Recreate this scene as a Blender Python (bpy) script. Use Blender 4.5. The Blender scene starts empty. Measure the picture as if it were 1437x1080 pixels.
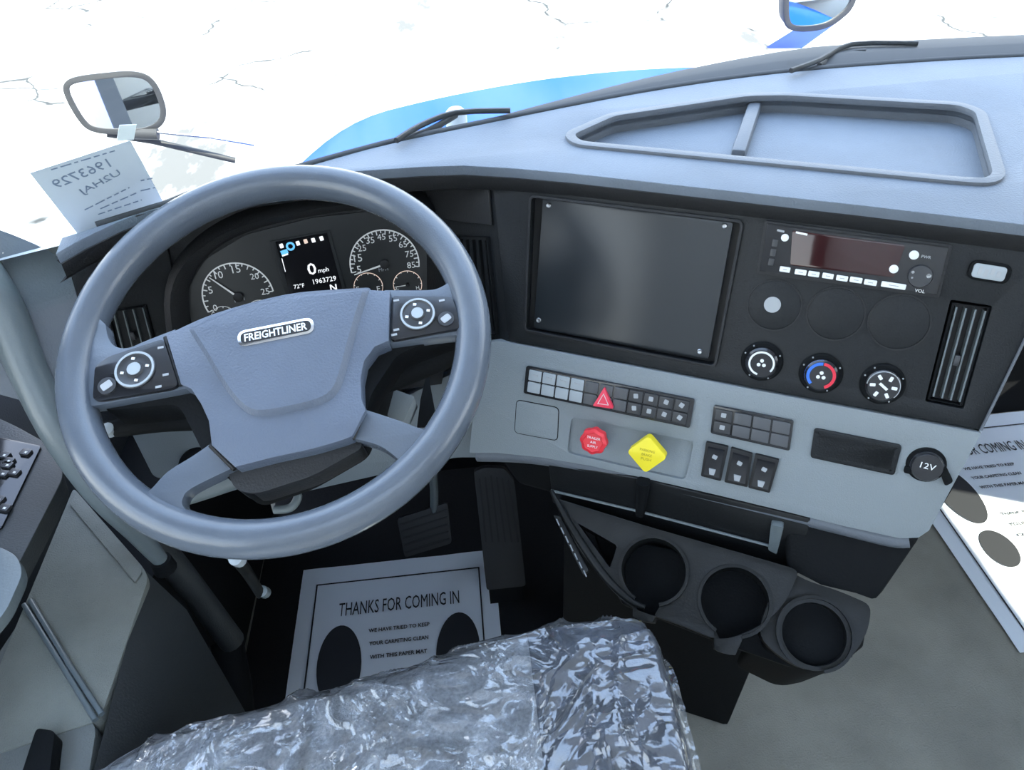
import bpy, bmesh, math, random
from mathutils import Vector, Matrix, noise
from mathutils.geometry import tessellate_polygon
random.seed(7)
SC = bpy.context.scene
COL = SC.collection
R = math.radians

# ------------------------------------------------------------------ camera
FPX = 1050.0
CAM = Vector((0.0, 0.0, 1.55))
_V = Vector((.05, .766, .643)).normalized()            # world down, in camera axes (x right, y down, z forward)
_X = Vector((.985, -.11, .03)); _X = (_X - _V * _X.dot(_V)).normalized()
_U = -_V
_F = _U.cross(_X)
if _F.z < 0: _F = -_F
TOW = Matrix((_X, _F, _U))                              # camera axes -> world
cd = bpy.data.cameras.new('camera')
cam = bpy.data.objects.new('camera', cd)
COL.objects.link(cam)
cd.sensor_fit = 'HORIZONTAL'; cd.sensor_width = 36.0
cd.lens = 36.0 * FPX / 1437.0
cd.clip_start = 0.02; cd.clip_end = 300
rx = TOW @ Vector((1, 0, 0)); ry = TOW @ Vector((0, -1, 0)); rz = TOW @ Vector((0, 0, -1))
m3 = Matrix((rx, ry, rz)).transposed()
cam.matrix_world = Matrix.Translation(CAM) @ m3.to_4x4()
SC.camera = cam

# ------------------------------------------------------------------ light
SC.view_settings.view_transform = 'Standard'
SC.view_settings.look = 'None'
SC.view_settings.gamma = 1.0
SC.view_settings.use_curve_mapping = False
SC.view_settings.exposure = 2.35
wd = bpy.data.worlds.new('sky'); SC.world = wd; wd.use_nodes = True
nt = wd.node_tree; nt.nodes.clear()
_o = nt.nodes.new('ShaderNodeOutputWorld'); _b = nt.nodes.new('ShaderNodeBackground')
_g = nt.nodes.new('ShaderNodeTexCoord'); _s = nt.nodes.new('ShaderNodeSeparateXYZ'); _r = nt.nodes.new('ShaderNodeValToRGB')
nt.links.new(_g.outputs['Generated'], _s.inputs[0]); nt.links.new(_s.outputs['Z'], _r.inputs[0])
_r.color_ramp.elements[0].position = 0.0; _r.color_ramp.elements[0].color = (.96, .97, .97, 1)
_r.color_ramp.elements[1].position = 0.8; _r.color_ramp.elements[1].color = (.52, .68, 1.0, 1)
nt.links.new(_r.outputs[0], _b.inputs[0]); _b.inputs[1].default_value = 1.15
nt.links.new(_b.outputs[0], _o.inputs[0])
sd = bpy.data.lights.new('sun', 'SUN'); sd.energy = 3.6; sd.angle = R(.6); sd.color = (1.0, .94, .80)
sun = bpy.data.objects.new('sun', sd); COL.objects.link(sun)
sun.rotation_euler = Vector((-.40, .56, -1.0)).to_track_quat('-Z', 'Y').to_euler()

# ------------------------------------------------------------------ materials
MT = {}
def mat(name, col, rough=.5, metal=0, spec=.5, bump=0, bscale=300, var=0, vscale=20, emit=None, coat=0, detail=3):
    m = bpy.data.materials.new(name); m.use_nodes = True
    n = m.node_tree; p = n.nodes['Principled BSDF']
    p.inputs['Base Color'].default_value = (*col, 1); p.inputs['Roughness'].default_value = rough
    p.inputs['Metallic'].default_value = metal; p.inputs['Specular IOR Level'].default_value = spec
    p.inputs['Coat Weight'].default_value = coat
    tc = n.nodes.new('ShaderNodeTexCoord')
    if bump:
        t = n.nodes.new('ShaderNodeTexNoise'); t.inputs['Scale'].default_value = bscale; t.inputs['Detail'].default_value = detail
        b = n.nodes.new('ShaderNodeBump'); b.inputs['Strength'].default_value = bump; b.inputs['Distance'].default_value = .002
        n.links.new(tc.outputs['Object'], t.inputs['Vector']); n.links.new(t.outputs['Fac'], b.inputs['Height'])
        n.links.new(b.outputs['Normal'], p.inputs['Normal'])
    if var:
        t = n.nodes.new('ShaderNodeTexNoise'); t.inputs['Scale'].default_value = vscale; t.inputs['Detail'].default_value = 5
        r = n.nodes.new('ShaderNodeValToRGB')
        r.color_ramp.elements[0].position = .3; r.color_ramp.elements[1].position = .7
        r.color_ramp.elements[0].color = (*[c * (1 - var) for c in col], 1)
        r.color_ramp.elements[1].color = (*[min(1, c * (1 + var)) for c in col], 1)
        n.links.new(tc.outputs['Object'], t.inputs['Vector']); n.links.new(t.outputs['Fac'], r.inputs[0])
        n.links.new(r.outputs[0], p.inputs['Base Color'])
    if emit:
        p.inputs['Emission Color'].default_value = (*emit[:3], 1); p.inputs['Emission Strength'].default_value = emit[3]
    MT[name] = m
    return m
mat('top_plastic', (.130, .158, .195), .62, bump=.5, bscale=420, var=.10, vscale=9)
mat('lip_plastic', (.018, .019, .021), .6, spec=.35, bump=.3, bscale=420)
mat('face_black', (.009, .011, .013), .5, spec=.3, bump=.25, bscale=500)
mat('cover_black', (.020, .024, .028), .30, bump=.08, bscale=60)
mat('grey_panel', (.215, .245, .262), .55, bump=.35, bscale=600)
mat('wheel_grey', (.092, .110, .138), .23, bump=.12, bscale=500, var=.10, vscale=14)
mat('hub_grey', (.100, .122, .165), .40, bump=.4, bscale=420, var=.10, vscale=12)
mat('gloss_black', (.015, .016, .019), .16)
mat('deep_black', (.006, .006, .007), .6)
mat('console_black', (.009, .010, .010), .42, spec=.25, bump=.12, bscale=400, var=.25, vscale=14)
mat('body_black', (.005, .006, .007), .75, spec=.15, bump=.2, bscale=300)
mat('floor_rubber', (.27, .26, .22), .85, bump=.8, bscale=260, var=.18, vscale=6)
mat('white_ink', (.75, .77, .78), .5)
mat('pale_key', (.34, .38, .41), .4)
mat('dark_key', (.030, .032, .036), .4)
mat('mid_key', (.075, .08, .088), .4)
mat('icon_grey', (.35, .37, .39), .5)
mat('red_plastic', (.75, .035, .05), .4, bump=.2, bscale=200)
mat('red_key', (.80, .04, .09), .35)
mat('yellow_plastic', (.85, .70, .02), .42)
mat('yellow_ink', (.45, .36, .01), .5)
mat('blue_ink', (.03, .16, .65), .5)
mat('red_ink', (.70, .02, .05), .5)
mat('chrome', (.75, .76, .78), .18, metal=1)
mat('steel', (.40, .41, .42), .35, metal=1)
mat('paper', (.60, .62, .70), .8, bump=.2, bscale=30)
mat('paper_white', (.85, .87, .90), .8)
mat('mat_paper', (.80, .86, .92), .75, bump=.5, bscale=14)
mat('black_ink', (.018, .02, .024), .7)
mat('note_ink', (.20, .24, .34), .8)
mat('screen_dark', (.010, .010, .012), .15)
mat('radio_glass', (.030, .008, .009), .08)
mat('lcd_white', (.8, .8, .8), .5, emit=(.95, .97, 1, .16))
mat('lcd_blue', (.1, .4, .8), .5, emit=(.15, .55, .9, .14))
mat('lcd_warm', (.8, .6, .5), .5, emit=(1, .75, .6, .10))
mat('gauge_face', (.014, .016, .017), .4)
mat('gauge_white', (.62, .64, .64), .5, emit=(1, 1, 1, .03))
mat('bin_black', (.010, .011, .012), .3, spec=.5, bump=.2, bscale=300)
mat('door_grey', (.12, .13, .125), .7, bump=.6, bscale=350, var=.12, vscale=8)
mat('door_dark', (.028, .032, .034), .6, bump=.3, bscale=350)
mat('pad_grey', (.19, .20, .18), .8, bump=.8, bscale=500, var=.14, vscale=10)
mat('handle_grey', (.12, .145, .155), .33, bump=.15, bscale=300)
mat('pillar_grey', (.11, .125, .145), .55, bump=.3, bscale=400)
mat('cab_lining', (.74, .73, .71), .9)
mat('mirror_glass', (.92, .93, .95), .02, metal=1)
mat('rubber', (.02, .021, .023), .6)
mat('cowl_white', (.45, .48, .50), .5)
mat('seat_fabric', (.42, .43, .44), .9, bump=1, bscale=700, var=.22, vscale=260)
mat('seat_bolster', (.045, .055, .08), .6, bump=.4, bscale=300)
def paint_mat():
    m = bpy.data.materials.new('blue_paint'); m.use_nodes = True; n = m.node_tree; n.nodes.clear()
    out = n.nodes.new('ShaderNodeOutputMaterial'); d = n.nodes.new('ShaderNodeBsdfDiffuse'); d.inputs[0].default_value = (.010, .072, .36, 1)
    g = n.nodes.new('ShaderNodeBsdfGlossy'); g.inputs['Roughness'].default_value = .12; mx = n.nodes.new('ShaderNodeMixShader'); mx.inputs[0].default_value = .10
    n.links.new(d.outputs[0], mx.inputs[1]); n.links.new(g.outputs[0], mx.inputs[2]); n.links.new(mx.outputs[0], out.inputs[0]); MT['blue_paint'] = m
paint_mat()
mat('liner_black', (.012, .013, .015), .75, spec=.3, bump=.6, bscale=90)
mat('cab_skin', (.006, .07, .50), .4, spec=.2)

def film_mat():
    m = bpy.data.materials.new('clear_film'); m.use_nodes = True; n = m.node_tree; n.nodes.clear()
    out = n.nodes.new('ShaderNodeOutputMaterial')
    tr = n.nodes.new('ShaderNodeBsdfTransparent'); tr.inputs[0].default_value = (.95, .97, 1, 1)
    gl = n.nodes.new('ShaderNodeBsdfGlossy'); gl.inputs['Roughness'].default_value = .11; gl.inputs[0].default_value = (.95, .97, 1, 1)
    df = n.nodes.new('ShaderNodeBsdfDiffuse'); df.inputs[0].default_value = (.75, .78, .82, 1)
    mx = n.nodes.new('ShaderNodeMixShader'); mx2 = n.nodes.new('ShaderNodeMixShader')
    tc = n.nodes.new('ShaderNodeTexCoord')
    n1 = n.nodes.new('ShaderNodeTexNoise'); n1.inputs['Scale'].default_value = 7; n1.inputs['Detail'].default_value = 2; n1.inputs['Distortion'].default_value = 1.2
    vo = n.nodes.new('ShaderNodeTexVoronoi'); vo.feature = 'DISTANCE_TO_EDGE'; vo.inputs['Scale'].default_value = 6.5
    mp = n.nodes.new('ShaderNodeMapping'); mp.inputs['Scale'].default_value = (1.0, .45, 1)
    mp.inputs['Rotation'].default_value = (0, 0, .5)
    ad = n.nodes.new('ShaderNodeVectorMath'); ad.operation = 'MULTIPLY_ADD'; ad.inputs[1].default_value = (.35, .35, .35)
    n.links.new(tc.outputs['Object'], n1.inputs['Vector'])
    n.links.new(n1.outputs['Color'], ad.inputs[0]); n.links.new(tc.outputs['Object'], ad.inputs[2])
    n.links.new(ad.outputs[0], mp.inputs['Vector']); n.links.new(mp.outputs[0], vo.inputs['Vector'])
    n2 = n.nodes.new('ShaderNodeTexVoronoi'); n2.feature = 'DISTANCE_TO_EDGE'; n2.inputs['Scale'].default_value = 15
    mq = n.nodes.new('ShaderNodeMapping'); mq.inputs['Scale'].default_value = (.35, 1.0, 1); mq.inputs['Rotation'].default_value = (0, 0, -.9)
    n.links.new(ad.outputs[0], mq.inputs['Vector']); n.links.new(mq.outputs[0], n2.inputs['Vector'])
    b1 = n.nodes.new('ShaderNodeBump'); b1.inputs['Strength'].default_value = 1.0; b1.inputs['Distance'].default_value = .03
    b2 = n.nodes.new('ShaderNodeBump'); b2.inputs['Strength'].default_value = .6; b2.inputs['Distance'].default_value = .008
    n.links.new(vo.outputs['Distance'], b1.inputs['Height']); n.links.new(n2.outputs['Distance'], b2.inputs['Height'])
    n.links.new(b1.outputs[0], b2.inputs['Normal']); n.links.new(b2.outputs[0], gl.inputs['Normal'])
    fr = n.nodes.new('ShaderNodeFresnel'); fr.inputs[0].default_value = 1.5
    n.links.new(b2.outputs[0], fr.inputs['Normal'])
    ma = n.nodes.new('ShaderNodeMath'); ma.operation = 'MULTIPLY_ADD'; ma.inputs[1].default_value = 1.0; ma.inputs[2].default_value = .06
    n.links.new(fr.outputs[0], ma.inputs[0])
    n.links.new(ma.outputs[0], mx.inputs[0]); n.links.new(tr.outputs[0], mx.inputs[1]); n.links.new(gl.outputs[0], mx.inputs[2])
    mx2.inputs[0].default_value = .05
    n.links.new(mx.outputs[0], mx2.inputs[1]); n.links.new(df.outputs[0], mx2.inputs[2])
    n.links.new(mx2.outputs[0], out.inputs[0]); MT['film'] = m
film_mat()
def glass_mat():
    m = bpy.data.materials.new('window_glass'); m.use_nodes = True; n = m.node_tree; n.nodes.clear()
    out = n.nodes.new('ShaderNodeOutputMaterial')
    tr = n.nodes.new('ShaderNodeBsdfTransparent'); tr.inputs[0].default_value = (.95, .975, .965, 1)
    gl = n.nodes.new('ShaderNodeBsdfGlossy'); gl.inputs['Roughness'].default_value = .02
    fr = n.nodes.new('ShaderNodeFresnel'); fr.inputs[0].default_value = 1.35
    mx = n.nodes.new('ShaderNodeMixShader')
    ge = n.nodes.new('ShaderNodeNewGeometry'); sb = n.nodes.new('ShaderNodeMath'); sb.operation = 'SUBTRACT'; sb.inputs[0].default_value = 1
    mu = n.nodes.new('ShaderNodeMath'); mu.operation = 'MULTIPLY'
    n.links.new(ge.outputs['Backfacing'], sb.inputs[1]); n.links.new(sb.outputs[0], mu.inputs[0]); n.links.new(fr.outputs[0], mu.inputs[1])
    n.links.new(mu.outputs[0], mx.inputs[0]); n.links.new(tr.outputs[0], mx.inputs[1]); n.links.new(gl.outputs[0], mx.inputs[2])
    n.links.new(mx.outputs[0], out.inputs[0]); MT['glass'] = m
glass_mat()
def ground_mat():
    m = mat('ground', (.5, .49, .47), .9)
    n = m.node_tree; p = n.nodes['Principled BSDF']; tc = n.nodes.new('ShaderNodeTexCoord')
    vo = n.nodes.new('ShaderNodeTexVoronoi'); vo.feature = 'DISTANCE_TO_EDGE'; vo.inputs['Scale'].default_value = .42
    nz = n.nodes.new('ShaderNodeTexNoise'); nz.inputs['Scale'].default_value = .8; nz.inputs['Detail'].default_value = 6
    ad = n.nodes.new('ShaderNodeVectorMath'); ad.operation = 'MULTIPLY_ADD'; ad.inputs[1].default_value = (1.2, 1.2, 0)
    n.links.new(tc.outputs['Object'], nz.inputs['Vector']); n.links.new(nz.outputs['Color'], ad.inputs[0]); n.links.new(tc.outputs['Object'], ad.inputs[2])
    n.links.new(ad.outputs[0], vo.inputs['Vector'])
    r = n.nodes.new('ShaderNodeValToRGB'); r.color_ramp.elements[0].position = .004; r.color_ramp.elements[0].color = (.05, .055, .055, 1)
    r.color_ramp.elements[1].position = .022; r.color_ramp.elements[1].color = (1, 1, 1, 1)
    n.links.new(vo.outputs['Distance'], r.inputs[0])
    # cracks are broken: a second noise lets only stretches of them show
    n2 = n.nodes.new('ShaderNodeTexNoise'); n2.inputs['Scale'].default_value = .55; n2.inputs['Detail'].default_value = 4
    n.links.new(tc.outputs['Object'], n2.inputs['Vector'])
    r2 = n.nodes.new('ShaderNodeValToRGB'); r2.color_ramp.elements[0].position = .48; r2.color_ramp.elements[1].position = .56
    n.links.new(n2.outputs['Fac'], r2.inputs[0])
    mx = n.nodes.new('ShaderNodeMix'); mx.data_type = 'RGBA'
    n.links.new(r2.outputs[0], mx.inputs[0]); mx.inputs[6].default_value = (1, 1, 1, 1); n.links.new(r.outputs[0], mx.inputs[7])
    mu = n.nodes.new('ShaderNodeMix'); mu.data_type = 'RGBA'; mu.blend_type = 'MULTIPLY'; mu.inputs[0].default_value = 1
    n.links.new(mx.outputs[2], mu.inputs[6]); mu.inputs[7].default_value = (.5, .49, .47, 1)
    n3 = n.nodes.new('ShaderNodeTexNoise'); n3.inputs['Scale'].default_value = .55; n3.inputs['Detail'].default_value = 7; n3.inputs['Roughness'].default_value = .65
    mp = n.nodes.new('ShaderNodeMapping'); mp.inputs['Scale'].default_value = (1, .35, 1); mp.inputs['Rotation'].default_value = (0, 0, .7)
    n.links.new(tc.outputs['Object'], mp.inputs['Vector']); n.links.new(mp.outputs[0], n3.inputs['Vector'])
    r3 = n.nodes.new('ShaderNodeValToRGB'); r3.color_ramp.elements[0].position = .38; r3.color_ramp.elements[0].color = (.17, .17, .165, 1); r3.color_ramp.elements[1].position = .50
    n.links.new(n3.outputs['Fac'], r3.inputs[0])
    m4 = n.nodes.new('ShaderNodeMix'); m4.data_type = 'RGBA'; m4.blend_type = 'MULTIPLY'; m4.inputs[0].default_value = 1
    n.links.new(mu.outputs[2], m4.inputs[6]); n.links.new(r3.outputs[0], m4.inputs[7])
    n.links.new(m4.outputs[2], p.inputs['Base Color'])
ground_mat()

# ------------------------------------------------------------------ helpers
def finish(bm, name, m, parent=None, bevel=0, seg=2, sharp=38, bang=40):
    bmesh.ops.remove_doubles(bm, verts=bm.verts, dist=1e-6)
    bmesh.ops.recalc_face_normals(bm, faces=bm.faces)
    if bevel:
        es = [e for e in bm.edges if len(e.link_faces) == 2 and e.calc_face_angle(0) > R(bang)]
        if es: bmesh.ops.bevel(bm, geom=es, offset=bevel, segments=seg, affect='EDGES', clamp_overlap=True, profile=.5)
    for f in bm.faces: f.smooth = True
    for e in bm.edges:
        if len(e.link_faces) == 2 and e.calc_face_angle(0) > R(sharp): e.smooth = False
    me = bpy.data.meshes.new(name); bm.to_mesh(me); bm.free()
    ms = m if isinstance(m, (list, tuple)) else [m]
    for q in ms: me.materials.append(MT[q])
    o = bpy.data.objects.new(name, me); COL.objects.link(o)
    if parent: o.parent = parent
    return o
def tag(o, label, cat, group=None):
    o['label'] = label; o['category'] = cat
    if group: o['group'] = group
    return o
def thing(name, label, cat, group=None, loc=(0, 0, 0)):
    o = bpy.data.objects.new(name, None); COL.objects.link(o); o.empty_display_size = .02
    return tag(o, label, cat, group)
def struct(o):
    o['kind'] = 'structure'; return o
def stuff(o): o['kind'] = 'stuff'; return o

def pray(x, y): return (TOW @ Vector((x - 718.5, y - 540, FPX))).normalized()
def pz(x, y, z):
    d = pray(x, y); return CAM + d * ((z - CAM.z) / d.z)
def py_(x, y, Y):
    d = pray(x, y); return CAM + d * ((Y - CAM.y) / d.y)
class Plane:
    def __init__(s, P, u, v):
        s.P = Vector(P); s.u = Vector(u).normalized(); v = Vector(v); v = v - s.u * v.dot(s.u); s.v = v.normalized(); s.n = s.v.cross(s.u)
    def px(s, x, y, h=0):
        d = pray(x, y); P = s.P + s.n * h; q = CAM + d * ((P - CAM).dot(s.n) / d.dot(s.n)) - P
        return (q.dot(s.u), q.dot(s.v))
    def w(s, u, v, h=0): return s.P + s.u * u + s.v * v + s.n * h
    def pq(s, pts, h=0): return [s.px(x, y, h) for x, y in pts]
def aplane(P, a, t):
    a = R(a); t = R(t); hh = Vector((-math.sin(a), -math.cos(a), 0)); u = Vector((math.cos(a), -math.sin(a), 0))
    return Plane(P, u, hh * math.sin(t) + Vector((0, 0, -math.cos(t))))
def rnd(pts, r, seg=4):
    """round the corners of a polygon"""
    out = []; n = len(pts)
    rs = r if isinstance(r, (list, tuple)) else [r] * n
    for i in range(n):
        p = Vector(pts[i]).to_2d(); a = Vector(pts[i - 1]).to_2d(); b = Vector(pts[(i + 1) % n]).to_2d()
        rr = rs[i]
        da = (a - p); db = (b - p); ra = min(rr, da.length * .48); rb = min(rr, db.length * .48)
        if rr <= 0: out.append(tuple(p)); continue
        A = p + da.normalized() * ra; B = p + db.normalized() * rb
        for k in range(seg + 1):
            t = k / seg; q = A * (1 - t) ** 2 + p * 2 * t * (1 - t) + B * t * t; out.append((q.x, q.y))
    return out
def circ(c, r, n=32, r2=None, rot=0):
    r2 = r2 or r
    return [(c[0] + r * math.cos(2 * math.pi * k / n) * math.cos(rot) - r2 * math.sin(2 * math.pi * k / n) * math.sin(rot),
             c[1] + r * math.cos(2 * math.pi * k / n) * math.sin(rot) + r2 * math.sin(2 * math.pi * k / n) * math.cos(rot)) for k in range(n)]
def rect(c, w, h, ang=0):
    ca, sa = math.cos(ang), math.sin(ang)
    return [(c[0] + x * ca - y * sa, c[1] + x * sa + y * ca) for x, y in ((-w / 2, -h / 2), (w / 2, -h / 2), (w / 2, h / 2), (-w / 2, h / 2))]
def off(poly, d):
    cx = sum(p[0] for p in poly) / len(poly); cy = sum(p[1] for p in poly) / len(poly); out = []
    n = len(poly)
    for i in range(n):
        a = Vector(poly[i - 1]); b = Vector(poly[(i + 1) % n]); t = (b - a).normalized(); nn = Vector((t.y, -t.x))
        if nn.dot(Vector(poly[i]) - Vector((cx, cy))) < 0: nn = -nn
        out.append((poly[i][0] + nn.x * d, poly[i][1] + nn.y * d))
    return out
def slab_bm(bm, pl, outer, holes, h0, h1, scale0=None):
    loops = [outer] + list(holes); tri = tessellate_polygon([[Vector((x, y, 0)) for x, y in l] for l in loops])
    flat = [p for l in loops for p in l]
    top = [bm.verts.new(pl.w(x, y, h1)) for x, y in flat]
    if scale0:
        cx = sum(p[0] for p in outer) / len(outer); cy = sum(p[1] for p in outer) / len(outer)
        bot = [bm.verts.new(pl.w(cx + (x - cx) * scale0, cy + (y - cy) * scale0, h0)) for x, y in flat]
    else: bot = [bm.verts.new(pl.w(x, y, h0)) for x, y in flat]
    for a, b, c in tri:
        try: bm.faces.new((top[a], top[b], top[c])); bm.faces.new((bot[c], bot[b], bot[a]))
        except ValueError: pass
    k = 0
    for l in loops:
        n = len(l)
        for i in range(n):
            j = (i + 1) % n
            try: bm.faces.new((top[k + i], top[k + j], bot[k + j], bot[k + i]))
            except ValueError: pass
        k += n
def slab(name, pl, outer, h0, h1, m, parent=None, holes=(), bevel=0, seg=2, scale0=None, sharp=38):
    bm = bmesh.new(); slab_bm(bm, pl, outer, holes, h0, h1, scale0)
    return finish(bm, name, m, parent, bevel, seg, sharp)
def lathe_bm(bm, pl, c, prof, n=32, ru=1, rv=1):
    rings = []
    for r, h in prof:
        rings.append([bm.verts.new(pl.w(c[0] + r * ru * math.cos(2 * math.pi * k / n), c[1] + r * rv * math.sin(2 * math.pi * k / n), h)) for k in range(n)])
    for a, b in zip(rings, rings[1:]):
        for k in range(n): bm.faces.new((a[k], a[(k + 1) % n], b[(k + 1) % n], b[k]))
    if prof[0][0] > 1e-6: bm.faces.new(rings[0])
    if prof[-1][0] > 1e-6: bm.faces.new(rings[-1][::-1])
def lathe(name, pl, c, prof, m, parent=None, n=32, sharp=38):
    bm = bmesh.new(); lathe_bm(bm, pl, c, prof, n); return finish(bm, name, m, parent, sharp=sharp)
def ringo(name, pl, c, r0, r1, h0, h1, m, parent=None, a0=0, a1=360, n=40):
    """flat arc band"""
    bm = bmesh.new(); rows = []
    closed = abs(a1 - a0) >= 360
    cnt = n if closed else n + 1
    for k in range(cnt):
        a = R(a0 + (a1 - a0) * k / n); ca, sa = math.cos(a), math.sin(a)
        rows.append([bm.verts.new(pl.w(c[0] + r * ca, c[1] + r * sa, h)) for r, h in ((r0, h0), (r0, h1), (r1, h1), (r1, h0))])
    for k in range(n if closed else n):
        a = rows[k]; b = rows[(k + 1) % cnt]
        for i in range(4): bm.faces.new((a[i], a[(i + 1) % 4], b[(i + 1) % 4], b[i]))
    if not closed: bm.faces.new(rows[0]); bm.faces.new(rows[-1][::-1])
    return finish(bm, name, m, parent)
def smooth_path(pts, sub=6):
    pts = [Vector(p) for p in pts]; out = []
    n = len(pts)
    for i in range(n - 1):
        p0 = pts[max(i - 1, 0)]; p1 = pts[i]; p2 = pts[i + 1]; p3 = pts[min(i + 2, n - 1)]
        for k in range(sub):
            t = k / sub
            out.append(.5 * ((2 * p1) + (p2 - p0) * t + (2 * p0 - 5 * p1 + 4 * p2 - p3) * t * t + (3 * p1 - p0 - 3 * p2 + p3) * t ** 3))
    out.append(pts[-1]); return out
def tube_bm(bm, pts, rad, n=12, up=Vector((0, 0, 1)), flat=1.0):
    rad = rad if isinstance(rad, (list, tuple)) else [rad] * len(pts)
    if len(rad) != len(pts):
        L = len(rad) - 1; rr = []
        for i in range(len(pts)):
            t = i / (len(pts) - 1) * L; k = min(int(t), L - 1); rr.append(rad[k] + (rad[k + 1] - rad[k]) * (t - k))
        rad = rr
    rings = []; prev = None
    for i, p in enumerate(pts):
        d = (pts[min(i + 1, len(pts) - 1)] - pts[max(i - 1, 0)]).normalized()
        s = d.cross(up if prev is None else prev)
        if prev is None:
            if s.length < 1e-3: s = d.cross(Vector((1, 0, 0)))
            s.normalize(); t = s.cross(d)
        else:
            s = d.cross(prev).normalized(); t = s.cross(d)
        prev = t
        rings.append([bm.verts.new(p + s * math.cos(2 * math.pi * k / n) * rad[i] + t * math.sin(2 * math.pi * k / n) * rad[i] * flat) for k in range(n)])
    for a, b in zip(rings, rings[1:]):
        for k in range(n): bm.faces.new((a[k], a[(k + 1) % n], b[(k + 1) % n], b[k]))
    bm.faces.new(rings[0][::-1]); bm.faces.new(rings[-1])
def tube(name, pts, rad, m, parent=None, n=12, sub=0, flat=1.0, up=Vector((0, 0, 1))):
    pts = [Vector(p) for p in pts]
    if sub: pts = smooth_path(pts, sub)
    bm = bmesh.new(); tube_bm(bm, pts, rad, n, up, flat); return finish(bm, name, m, parent, sharp=60)
def hexa(name, top, bot, m, parent=None, bevel=0, seg=2):
    bm = bmesh.new(); t = [bm.verts.new(Vector(p)) for p in top]; b = [bm.verts.new(Vector(p)) for p in bot]; n = len(t)
    bm.faces.new(t); bm.faces.new(b[::-1])
    for i in range(n): bm.faces.new((t[i], b[i], b[(i + 1) % n], t[(i + 1) % n]))
    return finish(bm, name, m, parent, bevel, seg)
def box(name, lo, hi, m, parent=None, bevel=0):
    x0, y0, z0 = lo; x1, y1, z1 = hi
    return hexa(name, [(x0, y0, z1), (x1, y0, z1), (x1, y1, z1), (x0, y1, z1)], [(x0, y0, z0), (x1, y0, z0), (x1, y1, z0), (x0, y1, z0)], m, parent, bevel)
def grid(name, rows, m, parent=None, thick=0, sharp=50):
    bm = bmesh.new(); vs = [[bm.verts.new(Vector(p)) for p in r] for r in rows]
    for a, b in zip(vs, vs[1:]):
        for i in range(len(a) - 1): bm.faces.new((a[i], a[i + 1], b[i + 1], b[i]))
    if thick:
        bmesh.ops.recalc_face_normals(bm, faces=bm.faces)
        bmesh.ops.solidify(bm, geom=bm.faces[:], thickness=thick)
    return finish(bm, name, m, parent, sharp=sharp)
def text(name, pl, s, a, b, h, m, parent=None, tall=None, mirror=False, bold=0, depth=.0003, sx=1.0):
    """s written from uv point a to uv point b (baseline ends), on plane pl at height h"""
    cu = bpy.data.curves.new('t', 'FONT'); cu.body = s; cu.size = 1; cu.offset = bold; cu.resolution_u = 2
    o = bpy.data.objects.new('t', cu); me = bpy.data.meshes.new_from_object(o)
    bpy.data.objects.remove(o); bpy.data.curves.remove(cu)
    if not me.vertices: return None
    x0 = min(v.co.x for v in me.vertices); x1 = max(v.co.x for v in me.vertices)
    y1 = max(v.co.y for v in me.vertices)
    A = Vector(a); B = Vector(b); L = (B - A).length; e = (B - A) / L; f = Vector((e.y, -e.x))   # f = up the letter (v runs down)
    k = L / (x1 - x0); ky = (tall / y1) if tall else k
    bm = bmesh.new(); bm.from_mesh(me); bpy.data.meshes.remove(me)
    for v in bm.verts:
        x = (v.co.x - x0) * k
        if mirror: x = L - x
        q = A + e * x + f * (v.co.y * ky)
        v.co = pl.w(q.x, q.y, h)
    fs = bm.faces[:]
    r = bmesh.ops.extrude_face_region(bm, geom=fs)
    for v in [g for g in r['geom'] if isinstance(g, bmesh.types.BMVert)]: v.co += pl.n * depth
    return finish(bm, name, m, parent)
def dup(root):
    r = root.copy(); COL.objects.link(r)
    for ch in list(root.children):
        c = ch.copy(); COL.objects.link(c); c.parent = r
        for g in list(ch.children):
            d = g.copy(); COL.objects.link(d); d.parent = c
    return r

# ------------------------------------------------------------------ planes of the dashboard
FC = aplane((.20784, .75671, .99906), 26, 22)            # centre stack face
WC = Vector((-.2091, .6492, 1.0978))                     # steering wheel centre
_wn = Vector((-.0200, -.4483, .8936)).normalized()
_wx = Vector((0, 1, 0)).cross(_wn).normalized()
WP = Plane(WC, _wx, -(_wn.cross(_wx)))
CL = aplane((-.22, .985, 1.08), -4, 16)                  # instrument cluster
FL = Plane((0, 0, 0), (1, 0, 0), (0, -1, 0))             # cab floor
TP = Plane((0, 0, 1.16), (1, 0, 0), (0, -1, 0))          # dash top
CP = aplane(CAM + pray(1030, 840) * 1.03, 26, 58)        # cup holder console
_BT = [(-.74, .66), (-.62, .73), (-.55, .768), (-.50, .785), (-.45, .806), (-.40, .838), (-.30, .892), (-.18, .952), (-.098, .993), (.03, 1.035), (.166, 1.077), (.28, 1.108), (.396, 1.130), (.53, 1.143), (.70, 1.140), (.873, 1.125), (1.1, 1.09), (1.4, 1.0), (1.6, .90), (1.90, .70)]
def base_y(x):
    k = 0
    while k < len(_BT) - 2 and _BT[k + 1][0] < x: k += 1
    (x0, y0), (x1, y1) = _BT[k], _BT[k + 1]
    ya, yb = _BT[max(k - 1, 0)], _BT[min(k + 2, len(_BT) - 1)]
    t = (x - x0) / (x1 - x0); m0 = (y1 - ya[1]) / (x1 - ya[0]) * (x1 - x0); m1 = (yb[1] - y0) / (yb[0] - x0) * (x1 - x0)
    return (2 * t ** 3 - 3 * t * t + 1) * y0 + (t ** 3 - 2 * t * t + t) * m0 + (-2 * t ** 3 + 3 * t * t) * y1 + (t ** 3 - t * t) * m1        # foot of the windshield

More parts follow.
